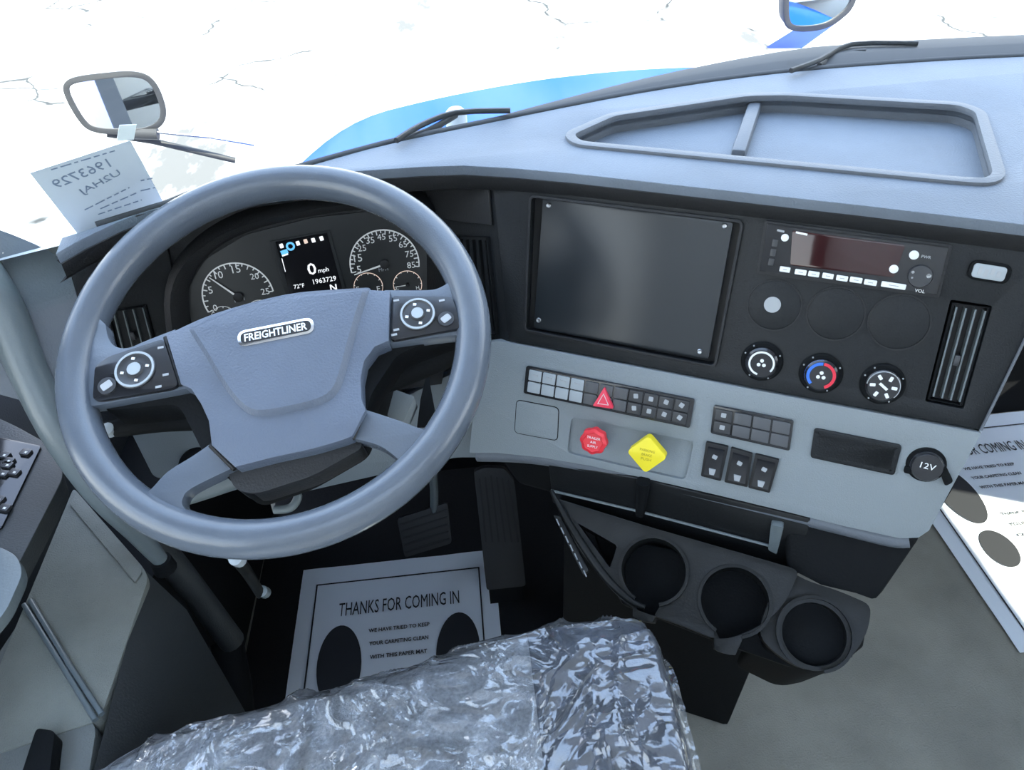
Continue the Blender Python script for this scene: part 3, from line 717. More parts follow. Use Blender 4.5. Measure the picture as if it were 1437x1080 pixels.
# air brake knobs
kr = thing('red_air_brake_knob', 'round red ribbed push-pull knob on grey panel', 'knob')
c = FC.px(833, 619, .030)
lathe('knob_stem', FC, FC.px(838, 618, .006), [(.008, -.002), (.007, .022), (.0001, .022)], 'body_black', kr, 16)
bm = bmesh.new(); n = 48
def ribr(k, r): return r * (1 + .055 * math.cos(8 * 2 * math.pi * k / n))
rings = []
for r, h in [(.010, .016), (.0165, .020), (.0180, .026), (.0172, .032), (.0130, .034), (.0118, .0325), (.004, .0325)]:
    rings.append([bm.verts.new(FC.w(c[0] + ribr(k, r) * math.cos(2 * math.pi * k / n), c[1] + ribr(k, r) * math.sin(2 * math.pi * k / n), h)) for k in range(n)])
for a, b in zip(rings, rings[1:]):
    for k in range(n): bm.faces.new((a[k], a[(k + 1) % n], b[(k + 1) % n], b[k]))
bm.faces.new(rings[0]); bm.faces.new(rings[-1][::-1]); finish(bm, 'knob_cap', 'red_plastic', kr)
for tx, dy in (('TRAILER', -.006), ('AIR', 0), ('SUPPLY', .006)):
    w_ = .009 if tx == 'TRAILER' else .007 if tx == 'SUPPLY' else .004
    text('printed_text', FC, tx, (c[0] - w_, c[1] + dy + .002), (c[0] + w_, c[1] + dy + .002), .0327, 'paper_white', kr, tall=.0032)
ky = thing('yellow_parking_brake_knob', 'square yellow push-pull knob turned to a diamond on grey panel', 'knob')
c = FC.px(908, 637, .034)
lathe('knob_stem', FC, FC.px(914, 636, .006), [(.008, -.002), (.007, .024), (.0001, .024)], 'body_black', ky, 16)
slab('knob_cap', FC, rnd(rect(c, .0365, .0365, .72), .006, 5), .022, .036, 'yellow_plastic', ky, bevel=.003, seg=3)
for tx, dy in (('PARKING', -.0055), ('BRAKE', .0005), ('PUSH', .0065)):
    w_ = .0095 if tx == 'PARKING' else .0065
    text('printed_text', FC, tx, (c[0] - w_, c[1] + dy + .0015), (c[0] + w_, c[1] + dy + .0015), .0361, 'yellow_ink', ky, tall=.0034)
# 12 V socket with cap
sk = thing('power_socket', 'black round power socket cap with strap at the right end of the grey panel', 'socket')
c = FC.px(1301, 655, .012)
lathe('socket_ring', FC, c, [(.0215, .003), (.0210, .006), (.0185, .007), (.0001, .007)], 'body_black', sk, 32)
lathe('socket_cap', FC, c, [(.0180, .006), (.0178, .012), (.0160, .0145), (.0001, .0145)], 'gloss_black', sk, 32)
text('printed_text', FC, '12V', (c[0] - .008, c[1] + .001), (c[0] + .008, c[1] + .002), .0147, 'white_ink', sk, tall=.007)
slab('cap_strap', FC, rnd([(c[0] + .010, c[1] - .004), (c[0] + .018, c[1] - .006), (c[0] + .031, c[1] + .012), (c[0] + .024, c[1] + .020)], .004), .004, .010, 'body_black', sk, bevel=.002)
slab('cap_tab', FC, rnd(rect((c[0] - .016, c[1] + .010), .010, .008, 0), .002), .004, .009, 'body_black', sk, bevel=.001)

# ------------------------------------------------------------------ instrument cluster
cl = thing('instrument_cluster', 'dark instrument cluster with two round gauges and a digital display behind the wheel', 'instrument cluster')
lens = rnd(CL.pq([(268, 480), (264, 404), (288, 364), (345, 329), (440, 305), (545, 294), (584, 304), (606, 345), (640, 450), (600, 500)]), .01)
slab('cluster_face', CL, lens, -.006, .000, 'gauge_face', cl)
hb = .0005
def gauge(cx, cy, r, a0, a1, nt, labels, needle, parent_name='gauge', small=False, pink=False):
    c = Vector(CL.px(cx, cy)); g = ringo(parent_name, CL, c, r * .965, r, hb, hb + .0012, 'gauge_white' if not pink else 'lcd_warm', cl, a0=a0, a1=a1)
    for k in range(nt + 1):
        a = R(a0 + (a1 - a0) * k / nt); e = Vector((math.cos(a), math.sin(a))); L = .12 if k % 2 == 0 else .07
        A = c + e * r * .97; B = c + e * r * (.97 - L); p = Vector((-e.y, e.x)) * (.0007 if not small else .0005)
        slab('tick', CL, [tuple(A - p), tuple(A + p), tuple(B + p), tuple(B - p)], hb, hb + .001, 'gauge_white', g)
    for k, s in enumerate(labels):
        a = R(a0 + (a1 - a0) * (k + (0 if len(labels) > 2 else 0)) / (len(labels) - 1)); e = Vector((math.cos(a), math.sin(a))); P = c + e * r * .76
        w_ = r * .058 * len(s) * (1 if not small else 1.8); text('numeral', CL, s, (P.x - w_, P.y + r * .06), (P.x + w_, P.y + r * .06), hb, 'gauge_white', g)
    if needle is not None:
        a = R(needle); e = Vector((math.cos(a), math.sin(a))); p = Vector((-e.y, e.x)); A = c - e * r * .06; B = c + e * r * .93
        slab('needle', CL, [tuple(A - p * r * .028), tuple(A + p * r * .028), tuple(B + p * r * .010), tuple(B - p * r * .010)], hb + .002, hb + .0035, 'gauge_white', g)
        lathe('needle_hub', CL, c, [(r * .14, hb), (r * .14, hb + .004), (r * .10, hb + .005), (.0001, hb + .005)], 'deep_black', g, 18)
    return g
# v runs down, so angles grow clockwise as seen
gr = (Vector(CL.px(335, 367)) - Vector(CL.px(335, 415))).length
gauge(335, 416, gr, 160, 358, 20, ['0', '5', '10', '15', '20', '25'], 226)
gr2 = gr * 1.0
gauge(540, 370, gr2, 172, 372, 26, ['5', '15', '25', '35', '45', '55', '65', '75', '85', '95'][:9], 168)
gauge(517, 402, gr * .42, 165, 390, 8, ['E', 'F'], None, small=True, pink=True)
gauge(572, 399, gr * .42, 165, 390, 8, ['C', 'H'], 178, small=True, pink=True)
gauge(366, 438, gr * .38, 165, 390, 8, ['0', '9'], None, small=True)
gauge(315, 446, gr * .36, 165, 390, 8, ['0', '9'], None, small=True)
text('numeral', CL, 'RPM', CL.px(330, 424), CL.px(344, 421), hb, 'icon_grey', cl)
text('numeral', CL, 'MPH', CL.px(532, 381), CL.px(545, 379), hb, 'icon_grey', cl)
# display
ds = slab('digital_display', CL, CL.pq([(386, 338), (460, 325), (486, 420), (412, 430)]), .0, .0015, 'screen_dark', cl)
slab('display_frame', CL, CL.pq([(379, 338), (463, 322), (491, 424), (408, 436)]), .0, .0022, 'face_black', cl, holes=[CL.pq([(387, 339), (459, 326), (485, 421), (412, 431)])], bevel=.0004)
D = lambda x, y: CL.px(260 + x / 3.992, 300 + y / 3.992)
def dtext(s, x0, y0, x1, y1, m='lcd_white', tall=None, bold=0): text('display_text', CL, s, D(x0, y0), D(x1, y1), .0016, m, ds, tall=tall, bold=bold)
dtext('0', 692, 340, 740, 333, tall=.0165, bold=.01)
dtext('mph', 748, 328, 806, 318)
dtext('72°F', 612, 418, 670, 408)
dtext('1963729', 720, 392, 848, 370)
dtext('N', 815, 428, 852, 424, tall=.009, bold=.02)
for i, (x, y, m_) in enumerate([(540, 178, 'lcd_white'), (632, 163, 'lcd_white'), (675, 152, 'lcd_warm'), (718, 146, 'lcd_white'), (764, 136, 'lcd_white')]):
    slab('status_icon', CL, rnd(rect(D(x, y), .0052, .0062, -.15), .001, 2), .0014, .0020, m_, ds)
ringo('status_icon', CL, D(590, 180), .0034, .0062, .0014, .0020, 'lcd_blue', ds)
slab('status_icon', CL, rect(D(556, 212), .010, .006, -.2), .0014, .002, 'lcd_blue', ds)
slab('status_icon', CL, rect(D(560, 228), .009, .0022, -.2), .0014, .002, 'lcd_white', ds)
A = Vector(D(540, 248)); B = Vector(D(560, 322))
slab('bar_graph', CL, [tuple(A), tuple(A + Vector((.001, 0))), tuple(B + Vector((.001, 0))), tuple(B)], .0014, .002, 'lcd_white', ds)

# ------------------------------------------------------------------ steering wheel
sw = thing('steering_wheel', 'large grey four-spoke truck steering wheel', 'steering wheel')
bm = bmesh.new(); RM = .2070; n = 96; k2 = 20; rows = []
for i in range(n):
    a = 2 * math.pi * i / n; row = []
    for j in range(k2):
        b = 2 * math.pi * j / k2; row.append(bm.verts.new(WP.w((RM - .0006 + .0186 * math.cos(b)) * math.cos(a), (RM - .0006 + .0186 * math.cos(b)) * math.sin(a), -.005 + .0215 * math.sin(b))))
    rows.append(row)
for i in range(n):
    A = rows[i]; B = rows[(i + 1) % n]
    for j in range(k2): bm.faces.new((A[j], A[(j + 1) % k2], B[(j + 1) % k2], B[j]))
finish(bm, 'rim', 'wheel_grey', sw)
W = lambda pts, h=0: WP.pq(pts, h)
# lower spokes
def spoke(name, pts, h0, h1, m, bev=.004, par=sw, r=.01):
    return slab(name, WP, rnd(W(pts, h1), r, 5), h0, h1, m, par, bevel=bev, seg=3)
rim_pt = lambda deg, r=.199: WP.w(r * math.cos(R(deg)), r * math.sin(R(deg)))
def spoke_uv(pts_uv, h0, h1, m, bev=.004, r=.0): return slab('spoke', WP, pts_uv, h0, h1, m, sw, bevel=bev, seg=3)
def arc(a0, a1, r=.2, n=6):
    while a1 - a0 > 180: a1 -= 360
    while a1 - a0 < -180: a1 += 360
    return [(r * math.cos(R(a0 + (a1 - a0) * k / n)), r * math.sin(R(a0 + (a1 - a0) * k / n))) for k in range(n + 1)]
ang = lambda x, y: math.degrees(math.atan2(WP.px(x, y)[1], WP.px(x, y)[0]))
def curve2(pts, sub=5): return [(p.x, p.y) for p in smooth_path([Vector((a, b, 0)) for a, b in pts], sub)]
# right lower spoke: upper edge joins the rim at (618,600), lower edge at (560,670)
spoke_uv(curve2(W([(508, 573), (560, 590), (590, 601), (606, 602), (620, 590), (632, 566)], .006)) + arc(ang(640, 560), ang(556, 694), .203, 8) + curve2(W([(505, 700), (545, 682), (563, 666), (565, 652), (552, 638), (530, 624), (493, 614)], .006)), -.012, .006, 'wheel_grey')
spoke_uv(curve2(W([(296, 622), (270, 640), (235, 662), (212, 686), (200, 690), (180, 672)], .006)) + arc(ang(182, 660), ang(300, 735), .203, 8)[0:] + curve2(W([(300, 726), (272, 722), (258, 712), (256, 700), (270, 684), (332, 654)], .006)), -.012, .006, 'wheel_grey')
# upper spokes flaring into the rim
spoke_uv(curve2(W([(246, 462), (205, 478), (180, 488), (162, 486), (152, 474), (148, 455)], .004)) + arc(ang(140, 440), ang(105, 590), .203, 8) + curve2(W([(112, 590), (122, 572), (150, 566), (262, 545)], .004)), -.012, .004, 'wheel_grey')
spoke_uv(curve2(W([(540, 407), (600, 407), (620, 402), (632, 392), (632, 376), (626, 360)], .004)) + arc(ang(640, 350), ang(665, 500), .203, 8) + curve2(W([(652, 500), (650, 478), (640, 470), (545, 482)], .004)), -.012, .004, 'wheel_grey')
# dark underside of the hub
slab('hub_shell', WP, rnd(W([(240, 480), (548, 412), (648, 468), (560, 500), (520, 560), (512, 625), (430, 672), (350, 700), (290, 640), (255, 570), (150, 580), (140, 560)], -.015), .012), -.050, -.008, 'body_black', sw, bevel=.006)
slab('hub_apron', WP, rnd(W([(318, 655), (500, 612), (512, 628), (440, 668), (360, 694), (330, 688)], -.006), .01), -.035, -.004, 'lip_plastic', sw, bevel=.005)
# hub cover
hubp = curve2(W([(233, 470), (300, 440), (400, 413), (480, 406), (547, 408)], .014), 4) + W([(545, 478), (526, 486), (511, 506), (506, 530), (507, 560), (513, 575), (494, 612)], .014) + curve2(W([(494, 613), (440, 629), (385, 641), (330, 655)], .014), 3) + W([(297, 624), (293, 590), (282, 566), (268, 545), (254, 539)], .014)
hubp = [p for i, p in enumerate(hubp) if i == 0 or (Vector(p) - Vector(hubp[i - 1])).length > .0008]
slab('hub_cover', WP, hubp, -.014, .014, 'hub_grey', sw, bevel=.005, seg=3)
pad = W([(272, 462), (345, 430), (430, 413), (510, 408), (496, 450), (474, 532), (466, 548), (450, 560), (400, 572), (360, 578), (340, 566), (318, 538), (290, 490)], .018)
slab('horn_pad', WP, rnd(pad, [.004, .02, .02, .006, .02, .02, .015, .015, .02, .02, .02, .02, .02], 4), .0125, .0205, 'hub_grey', sw, bevel=.003, seg=3, scale0=1.10)
tube('seam', [WP.w(*WP.px(x, y, .006), .006) for x, y in [(232, 473), (254, 541)]], .0022, 'deep_black', sw, n=6)
tube('seam', [WP.w(*WP.px(x, y, .006), .006) for x, y in [(545, 410), (542, 482)]], .0022, 'deep_black', sw, n=6)
tube('seam', [WP.w(*WP.px(x, y, .0065), .0065) for x, y in [(511, 576), (494, 616)]], .0030, 'deep_black', sw, n=6)
tube('seam', [WP.w(*WP.px(x, y, .0065), .0065) for x, y in [(296, 624), (330, 658)]], .0030, 'deep_black', sw, n=6)
# emblem
ea = Vector(WP.px(334, 477, .020)); eb = Vector(WP.px(441, 456, .020)); ec = (ea + eb) / 2; el = (eb - ea).length; ean = math.atan2((eb - ea).y, (eb - ea).x)
em = slab('emblem', WP, rnd(rect(tuple(ec), el, .0185, ean), .009, 6), .018, .0215, 'chrome', sw, bevel=.001)
slab('emblem_field', WP, rnd(rect(tuple(ec), el * .92, .0125, ean), .0058, 6), .0213, .0219, 'deep_black', em)
ux = Vector((math.cos(ean), math.sin(ean))); uy = Vector((-ux.y, ux.x))
text('emblem_text', WP, 'FREIGHTLINER', tuple(ec - ux * el * .41 + uy * .0042), tuple(ec + ux * el * .41 + uy * .0042), .0219, 'white_ink', em, tall=.0084, bold=.02)
# control pods
def pod(pts, dc, sc, dr, marks):
    p = slab('control_pod', WP, rnd(W(pts, .009), .005, 4), -.010, .009, 'gloss_black', sw, bevel=.002)
    c = WP.px(*dc, .011)
    lathe('thumb_pad', WP, c, [(dr, .008), (dr, .0105), (dr * .9, .012), (dr * .78, .0105), (dr * .45, .0110), (dr * .40, .0125), (.0001, .0125)], 'dark_key', p, 30)
    ringo('pad_ring', WP, c, dr * .86, dr * .97, .0105, .0122, 'pale_key', p)
    lathe('centre_key', WP, c, [(dr * .34, .012), (dr * .34, .0135), (.0001, .0135)], 'pale_key', p, 16)
    for k in range(4):
        q = (c[0] + dr * .62 * math.cos(k * math.pi / 2 - .2), c[1] + dr * .62 * math.sin(k * math.pi / 2 - .2)); slab('key_mark', WP, rect(q, .0034, .0026, .2), .0106, .0116, 'white_ink', p)
    s = WP.px(*sc, .011); lathe('round_key', WP, s, [(dr * .45, .008), (dr * .45, .0115), (.0001, .0118)], 'white_ink' if False else 'dark_key', p, 20)
    slab('round_key_mark', WP, rnd(rect(s, dr * .55, dr * .4, -.6), .002, 3), .0117, .0123, 'icon_grey', p)
    for mx_, my_ in marks: slab('key_mark', WP, rect(WP.px(mx_, my_, .010), .006, .0024, -.1), .0088, .0096, 'icon_grey', p)
pod([(133, 514), (152, 500), (229, 475), (250, 540), (240, 545), (140, 562), (130, 560)], (189, 518), (150, 541), .0205, [(225, 487), (232, 525), (222, 542)])
pod([(550, 415), (634, 416), (640, 432), (646, 460), (548, 478)], (586, 440), (626, 447), .0185, [(556, 421), (553, 469), (556, 462), (620, 421)])

# steering column with stalks
co = thing('steering_column', 'black steering column shroud with stalks behind the steering wheel', 'steering column')
cA = WP.w(0, .01, -.045)
def ringpts(c, rx_, ry_, ax, ay, n=24): return [c + ax * rx_ * math.cos(2 * math.pi * k / n) + ay * ry_ * math.sin(2 * math.pi * k / n) for k in range(n)]
secs = [(cA, .07, .065), (WP.w(.01, .0, -.09), .085, .07), (Vector((-.20, .76, .93)), .085, .075), (Vector((-.20, .86, .84)), .075, .07), (Vector((-.20, .98, .76)), .07, .07)]
bm = bmesh.new(); rs = []
for i, (c_, a_, b_) in enumerate(secs):
    d = (secs[min(i + 1, 4)][0] - secs[max(i - 1, 0)][0]).normalized(); ax = Vector((1, 0, 0)); ay = ax.cross(d).normalized()
    rs.append([bm.verts.new(p) for p in ringpts(c_, a_, b_, ax, ay)])
for a, b in zip(rs, rs[1:]):
    for k in range(24): bm.faces.new((a[k], a[(k + 1) % 24], b[(k + 1) % 24], b[k]))
bm.faces.new(rs[0]); bm.faces.new(rs[-1][::-1]); finish(bm, 'shroud', 'body_black', co)
wq = lambda x, y, h: WP.w(*WP.px(x, y, h), h)
st = tube('right_stalk', [wq(520, 545, -.06), wq(575, 520, -.06), wq(615, 502, -.06), wq(652, 486, -.055)], [.012, .015, .016, .012], 'body_black', co, n=12, sub=3)
st = tube('left_stalk', [wq(290, 590, -.06), wq(230, 592, -.06), wq(170, 600, -.06), wq(146, 602, -.06)], [.011, .011, .010, .008], 'body_black', co, n=12, sub=3)
for x, y in [(222, 574), (231, 576), (266, 573)]: lathe('stalk_mark', WP, WP.px(x, y, -.048), [(.003, -.055), (.003, -.048), (.0001, -.048)], 'icon_grey', co, 10)
lathe('stalk_tip', WP, WP.px(150, 601, -.05), [(.007, -.06), (.007, -.05), (.0001, -.049)], 'pale_key', co, 12)
slab('grey_shroud_piece', WP, rnd(W([(553, 546), (582, 556), (566, 592), (543, 584)], -.09), .003), -.12, -.09, 'grey_panel', co, bevel=.003)
hexa('column_brace', [wq(600, 520, -.11), wq(615, 600, -.11), wq(585, 600, -.11), wq(590, 560, -.11)], [wq(600, 520, -.13), wq(615, 600, -.13), wq(585, 600, -.13), wq(590, 560, -.13)], 'body_black', co)
tube('column_tube', [wq(225, 705, -.10), wq(270, 690, -.10), wq(335, 665, -.10)], [.010, .013, .016], 'handle_grey', co, n=12, sub=3)
tube('release_bracket', [wq(385, 715, -.14), wq(408, 712, -.14), wq(418, 695, -.14), wq(405, 680, -.15)], .005, 'handle_grey', co, n=8, sub=4)
lathe('bolt_head', WP, WP.px(461, 656, -.10), [(.004, -.11), (.004, -.10), (.0001, -.10)], 'steel', co, 8)
tl = thing('tilt_lever', 'thin metal column tilt lever hanging below the steering wheel rim', 'lever')
tube('lever_arm', [wq(325, 776, -.16), wq(345, 800, -.20), wq(366, 834, -.24)], [.008, .007, .006], 'console_black', tl, n=10, sub=3)
lathe('lever_tip', WP, WP.px(367, 829, -.235), [(.007, -.25), (.007, -.235), (.0001, -.232)], 'handle_grey', tl, 12)
lathe('lever_pivot', WP, WP.px(330, 783, -.155), [(.008, -.17), (.008, -.155), (.0001, -.153)], 'pale_key', tl, 12)

# ------------------------------------------------------------------ pedals
PP = aplane((0, 1.0, .05), 0, 30)
ac = thing('accelerator_pedal', 'tall black ribbed accelerator pedal beside the paper mat', 'pedal')
pd = rnd(PP.pq([(665, 662), (680, 656), (708, 657), (722, 676), (738, 822), (683, 828)]), .008)
slab('pedal_pad', PP, pd, -.025, .0, 'rubber', ac, bevel=.004)
for k in range(6):
    x0 = 673 + k * 8; tp = PP.px(x0, 668 + abs(k - 2) * 2, .002); bt = PP.px(x0 + 9 + k, 760, .002)
    slab('rib', PP, [(tp[0] - .002, tp[1]), (tp[0] + .002, tp[1]), (bt[0] + .002, bt[1]), (bt[0] - .002, bt[1])], -.002, .003, 'lip_plastic', ac)
hexa('pedal_hinge', [PP.w(-.03, -.06, -.02), PP.w(.05, -.06, -.02), PP.w(.05, .0, -.02), PP.w(-.03, .0, -.02)], [PP.w(-.03, -.06, -.06), PP.w(.05, -.06, -.06), PP.w(.05, .0, -.045), PP.w(-.03, .0, -.045)], 'body_black', ac)
bk = thing('brake_pedal', 'dark brake pedal with grooved pad left of the accelerator', 'pedal')
BP = aplane((-.16, 1.13, .18), 0, 35)
slab('pedal_pad', BP, rnd(BP.pq([(557, 728), (628, 705), (634, 762), (568, 782)]), .008), -.015, 0, 'rubber', bk, bevel=.003)
for k in range(5):
    t = k / 5 + .1; q = [Vector(BP.px(*p, .001)) for p in [(560, 730), (626, 709), (631, 760), (570, 778)]]; A = q[0].lerp(q[3], t); B = q[1].lerp(q[2], t)
    slab('rib', BP, [tuple(A), tuple(B), tuple(B + Vector((0, .004))), tuple(A + Vector((0, .004)))], -.001, .003, 'lip_plastic', bk)
tube('pedal_arm', [BP.w(*BP.px(609, 722), -.01), BP.w(*BP.px(609, 690, .01), .0), BP.w(*BP.px(606, 655, .04), .02)], .010, 'handle_grey', bk, n=10)

ln = slab('rubber_floor_liner', FL, rnd([(-.60, -1.497), (.33, -1.497), (.33, -.30), (-.60, -.30)], .04), 0.0, .003, 'liner_black')
tag(ln, 'black rubber floor liner under the paper mat in the driver footwell', 'floor liner')
# ------------------------------------------------------------------ floor mats (paper)
def paper_mat():
    t = thing('paper_floor_mat', 'white paper floor mat reading THANKS FOR COMING IN, under the steering wheel', 'floor mat', 'printed paper floor mats')
    # local frame: origin mat's top centre, x right, -y toward the seat
    PL = Plane((0, 0, 0), (1, 0, 0), (0, -1, 0))
    w2 = .240; L = .72
    rows = []
    for j in range(25):
        rows.append([(-w2 + 2 * w2 * i / 18, -L * j / 24, .003 + .0022 * (1 + noise.noise(Vector((i * .35, j * .3, 3))))) for i in range(19)])
    grid('sheet', rows, 'mat_paper', t, thick=.0008)
    H = .0085
    for nm, a, b in (('border_line', (-.200, .052), (.200, .052)), ('border_line', (-.200, .052), (-.200, .68)), ('border_line', (.200, .052), (.200, .68)), ('border_line', (-.200, .68), (.200, .68))):
        A = Vector(a); B = Vector(b); e = (B - A).normalized() * .0018; p = Vector((-e.y, e.x))
        slab(nm, PL, [tuple(A - e - p), tuple(B + e - p), tuple(B + e + p), tuple(A - e + p)], H, H + .0003, 'black_ink', t)
    text('printed_heading', PL, 'THANKS FOR COMING IN', (-.140, .148), (.148, .148), H, 'black_ink', t, tall=.036)
    for k, s in enumerate(['WE HAVE TRIED TO KEEP', 'YOUR CARPETING CLEAN', 'WITH THIS PAPER MAT']):
        text('printed_line', PL, s, (-.066 + .003 * k, .200 + .034 * k), (.076 - .003 * k, .200 + .034 * k), H, 'black_ink', t, tall=.0095, bold=.02)
    for k, s in enumerate(['THANK YOU FOR', 'YOUR BUSINESS', 'COME AGAIN']):
        text('printed_line', PL, s, (-.06, .36 + .034 * k), (.06, .36 + .034 * k), H, 'black_ink', t, tall=.0095, bold=.02)
    for s in (-1, 1):
        cx = -.128 if s < 0 else .140
        slab('printed_footprint', PL, circ((cx, .275), .050, 36, .102, s * .05), H, H + .0003, 'black_ink', t)
        slab('printed_heel', PL, circ((cx - s * .004, .455), .040, 30, .056, 0), H, H + .0003, 'black_ink', t)
    return t
m1 = paper_mat(); m1.location = (-.252, 1.196, .003)
m2 = dup(m1); m2.location = (1.345, 1.490, .001); m2['label'] = 'sunlit white paper floor mat on the passenger side, right of the dashboard'

# ------------------------------------------------------------------ seat with plastic cover
_SIL = []
for _x, _y in [(60, 1100), (125, 1075), (165, 1058), (300, 1010), (410, 981), (490, 958), (560, 940), (640, 912), (700, 896), (760, 880), (850, 866), (905, 867), (935, 876), (960, 895)]:
    _z = .72 + .055 * min(1, max(0, (_x - 125) / 800)); _p = pz(_x, _y + 5, _z); _SIL.append((_p.x, _p.y + .008))
def front_y(x):
    k = 0
    while k < len(_SIL) - 2 and _SIL[k + 1][0] < x: k += 1
    (x0, y0), (x1, y1) = _SIL[k], _SIL[k + 1]; t = (x - x0) / (x1 - x0); return y0 + (y1 - y0) * t
def seat_pt(s, t, lift=0):
    """s 0..1 left to right, t 0..1 front to back"""
    x = -.50 + .676 * s
    fy = (front_y(x - .03) + front_y(x) + front_y(x + .03)) / 3      # front edge
    if s > .93: fy -= (s - .93) ** 2 * 2.5
    zt = .745 + .055 * s
    edge = min(s / .14, (1 - s) / .03, 1)
    zt -= .055 * (1 - edge) ** 2 if s < .5 else .05 * (1 - edge) ** 2
    if t < .30:
        a = (1 - t / .30) * math.pi * .52; r = .055
        y = fy - r + r * math.sin(a); z = zt - r + r * math.cos(a)
        if t < .06: z -= (.06 - t) * 2.2
    else:
        y = fy - .055 - (t - .30) / .70 * .62; z = zt - .015 * math.sin((t - .3) * 2)
    return Vector((x, y + 0, z + lift))
st = thing('driver_seat', 'grey driver seat cushion under the clear plastic film', 'seat')
split = .775
rows = [[seat_pt(split * i / 30, j / 40) for i in range(31)] for j in range(41)]
grid('seat_insert', rows, 'seat_fabric', st)
rows = [[seat_pt(split + (1 - split) * i / 14, j / 40, .004) for i in range(15)] for j in range(41)]
grid('seat_bolster', rows, 'seat_bolster', st)
hexa('seat_base', [(-.44, .40, .70), (.12, .42, .72), (.12, -.15, .72), (-.44, -.15, .70)], [(-.38, .36, .12), (.06, .36, .12), (.06, -.1, .12), (-.38, -.1, .12)], 'body_black', st, bevel=.02)
box('seat_pedestal', (-.36, -.10, .0), (.04, .30, .13), 'body_black', st, bevel=.01)
rows = []
NI, NJ = 190, 170
for j in range(NJ + 1):
    r = []
    for i in range(NI + 1):
        s = -.012 + 1.024 * i / NI; t = j / NJ; p = seat_pt(min(max(s, 0), 1), t, .006)
        p.x += (s - min(max(s, 0), 1)) * .6
        q = Vector((p.x * 9, p.y * 9, p.z * 9)); w_ = noise.noise_vector(q * .6)
        ridge = 1 - abs(noise.noise(Vector((q.x * 1.5 + w_.x * 1.3, q.y * .55 + w_.y * 1.3, 1.7)))) * 2.2
        ridge2 = 1 - abs(noise.noise(Vector((q.x * .9 + q.y * 2.2 + w_.z, q.y * 2.6 - q.x, 5.1)))) * 2.4
        fine = 1 - abs(noise.noise(Vector((q.x * 5 + w_.x * 3, q.y * 4, q.z * 4)))) * 2
        d = .0065 * max(ridge, 0) ** 6 + .0045 * max(ridge2, 0) ** 7 + .0006 * max(fine, 0) ** 4
        p.z += d; p.y += d * (.5 if t < .3 else 0)
        if j < 4 or i in (0, NI): p.z += .006 * noise.noise(Vector((i * .4, j * .4, 0)))
        r.append(p)
    rows.append(r)
fl = grid('plastic_seat_cover', rows, 'film', None, sharp=80)
tag(fl, 'crinkled clear plastic film covering the driver seat cushion', 'plastic cover')

# ------------------------------------------------------------------ driver's door side
dr = thing('driver_door_panel', 'grey door panel with armrest and textured pocket at the left edge', 'door panel')
AR = Plane((0, 0, .88), (1, 0, 0), (0, -1, 0))
PK = Plane((0, 0, .70), (1, 0, 0), (0, -1, 0))
slab('pocket_pad', PK, rnd(PK.pq([(103, 684), (202, 797), (208, 812), (140, 1010), (-40, 1010), (-40, 1010 - 0)][:4] + [(-60, 1075)]), .010), -.03, .0, 'pad_grey', dr, bevel=.004)
slab('pocket_front_band', PK, rnd(PK.pq([(106, 694), (200, 803), (190, 818), (98, 708)], .002), .004), .0, .004, 'pad_grey', dr, bevel=.002)
for dx in (0, 9):
    tube('ridge', [PK.w(*PK.px(34 + dx, 848 - dx * .6, .003), .003), PK.w(*PK.px(90 + dx, 938 - dx * .3, .003), .003), PK.w(*PK.px(134 + dx, 1010 - dx * .9, .003), .003)], .0035, 'handle_grey', dr, n=8)
slab('rear_pad', PK, rnd(PK.pq([(28, 868), (134, 1020), (118, 1120), (-80, 1120), (-60, 1000)]), .01), -.04, -.002, 'door_grey', dr, bevel=.004)
tr = PK.px(204, 800); br = PK.px(128, 1090)
hexa('pocket_side', [PK.w(tr[0], tr[1], -.002), PK.w(tr[0] + .045, tr[1] + .03, -.06), PK.w(br[0] + .045, br[1] + .02, -.06), PK.w(br[0], br[1], -.002)],
     [PK.w(tr[0] + .01, tr[1], -.65), PK.w(tr[0] + .045, tr[1] + .03, -.65), PK.w(br[0] + .045, br[1], -.65), PK.w(br[0], br[1], -.65)], 'door_dark', dr)
slab('pull_strap', PK, rnd(PK.pq([(52, 1022), (78, 1026), (70, 1090), (30, 1090)], .02), .006), .0, .022, 'body_black', dr, bevel=.004)
# armrest with window switches
arp = AR.pq([(-60, 560), (20, 596), (64, 620), (92, 664), (50, 745), (-10, 860), (-120, 900)])
slab('armrest', AR, rnd(arp, .02), -.035, .0, 'door_dark', dr, bevel=.018, seg=4, scale0=.9)
swp = rnd(AR.pq([(-40, 606), (58, 626), (2, 742), (-60, 742)], .002), .004)
slab('switch_plate', AR, swp, .0, .003, 'gloss_black', dr, bevel=.001)
for x, y in [(6, 638), (36, 634), (10, 652), (20, 662), (4, 664), (12, 646), (-2, 700), (6, 712)]:
    slab('window_switch', AR, rnd(rect(AR.px(x, y, .006), .014, .010, .3), .002), .003, .007, 'dark_key', dr, bevel=.001)
    slab('switch_mark', AR, rect(AR.px(x, y, .008), .0035, .0025, .3), .007, .0078, 'white_ink', dr)
slab('armrest_highlight', AR, rnd(AR.pq([(-60, 772), (0, 768), (26, 782), (34, 806), (10, 860), (-60, 940)]), .012), -.012, .003, 'handle_grey', dr, bevel=.006, seg=4)  # paler slab: highlight on the armrest rounding put into its colour
gh = thing('grab_handle', 'long curved grey grab handle left of the steering wheel', 'grab handle')
hx = [(-60, 330, -.56), (0, 425, -.535), (40, 520, -.52), (85, 610, -.50), (140, 690, -.48), (190, 745, -.47), (225, 785, -.46)]
hp_ = []
for x, y, X in hx:
    d = pray(x, y); hp_.append(CAM + d * (X / d.x))
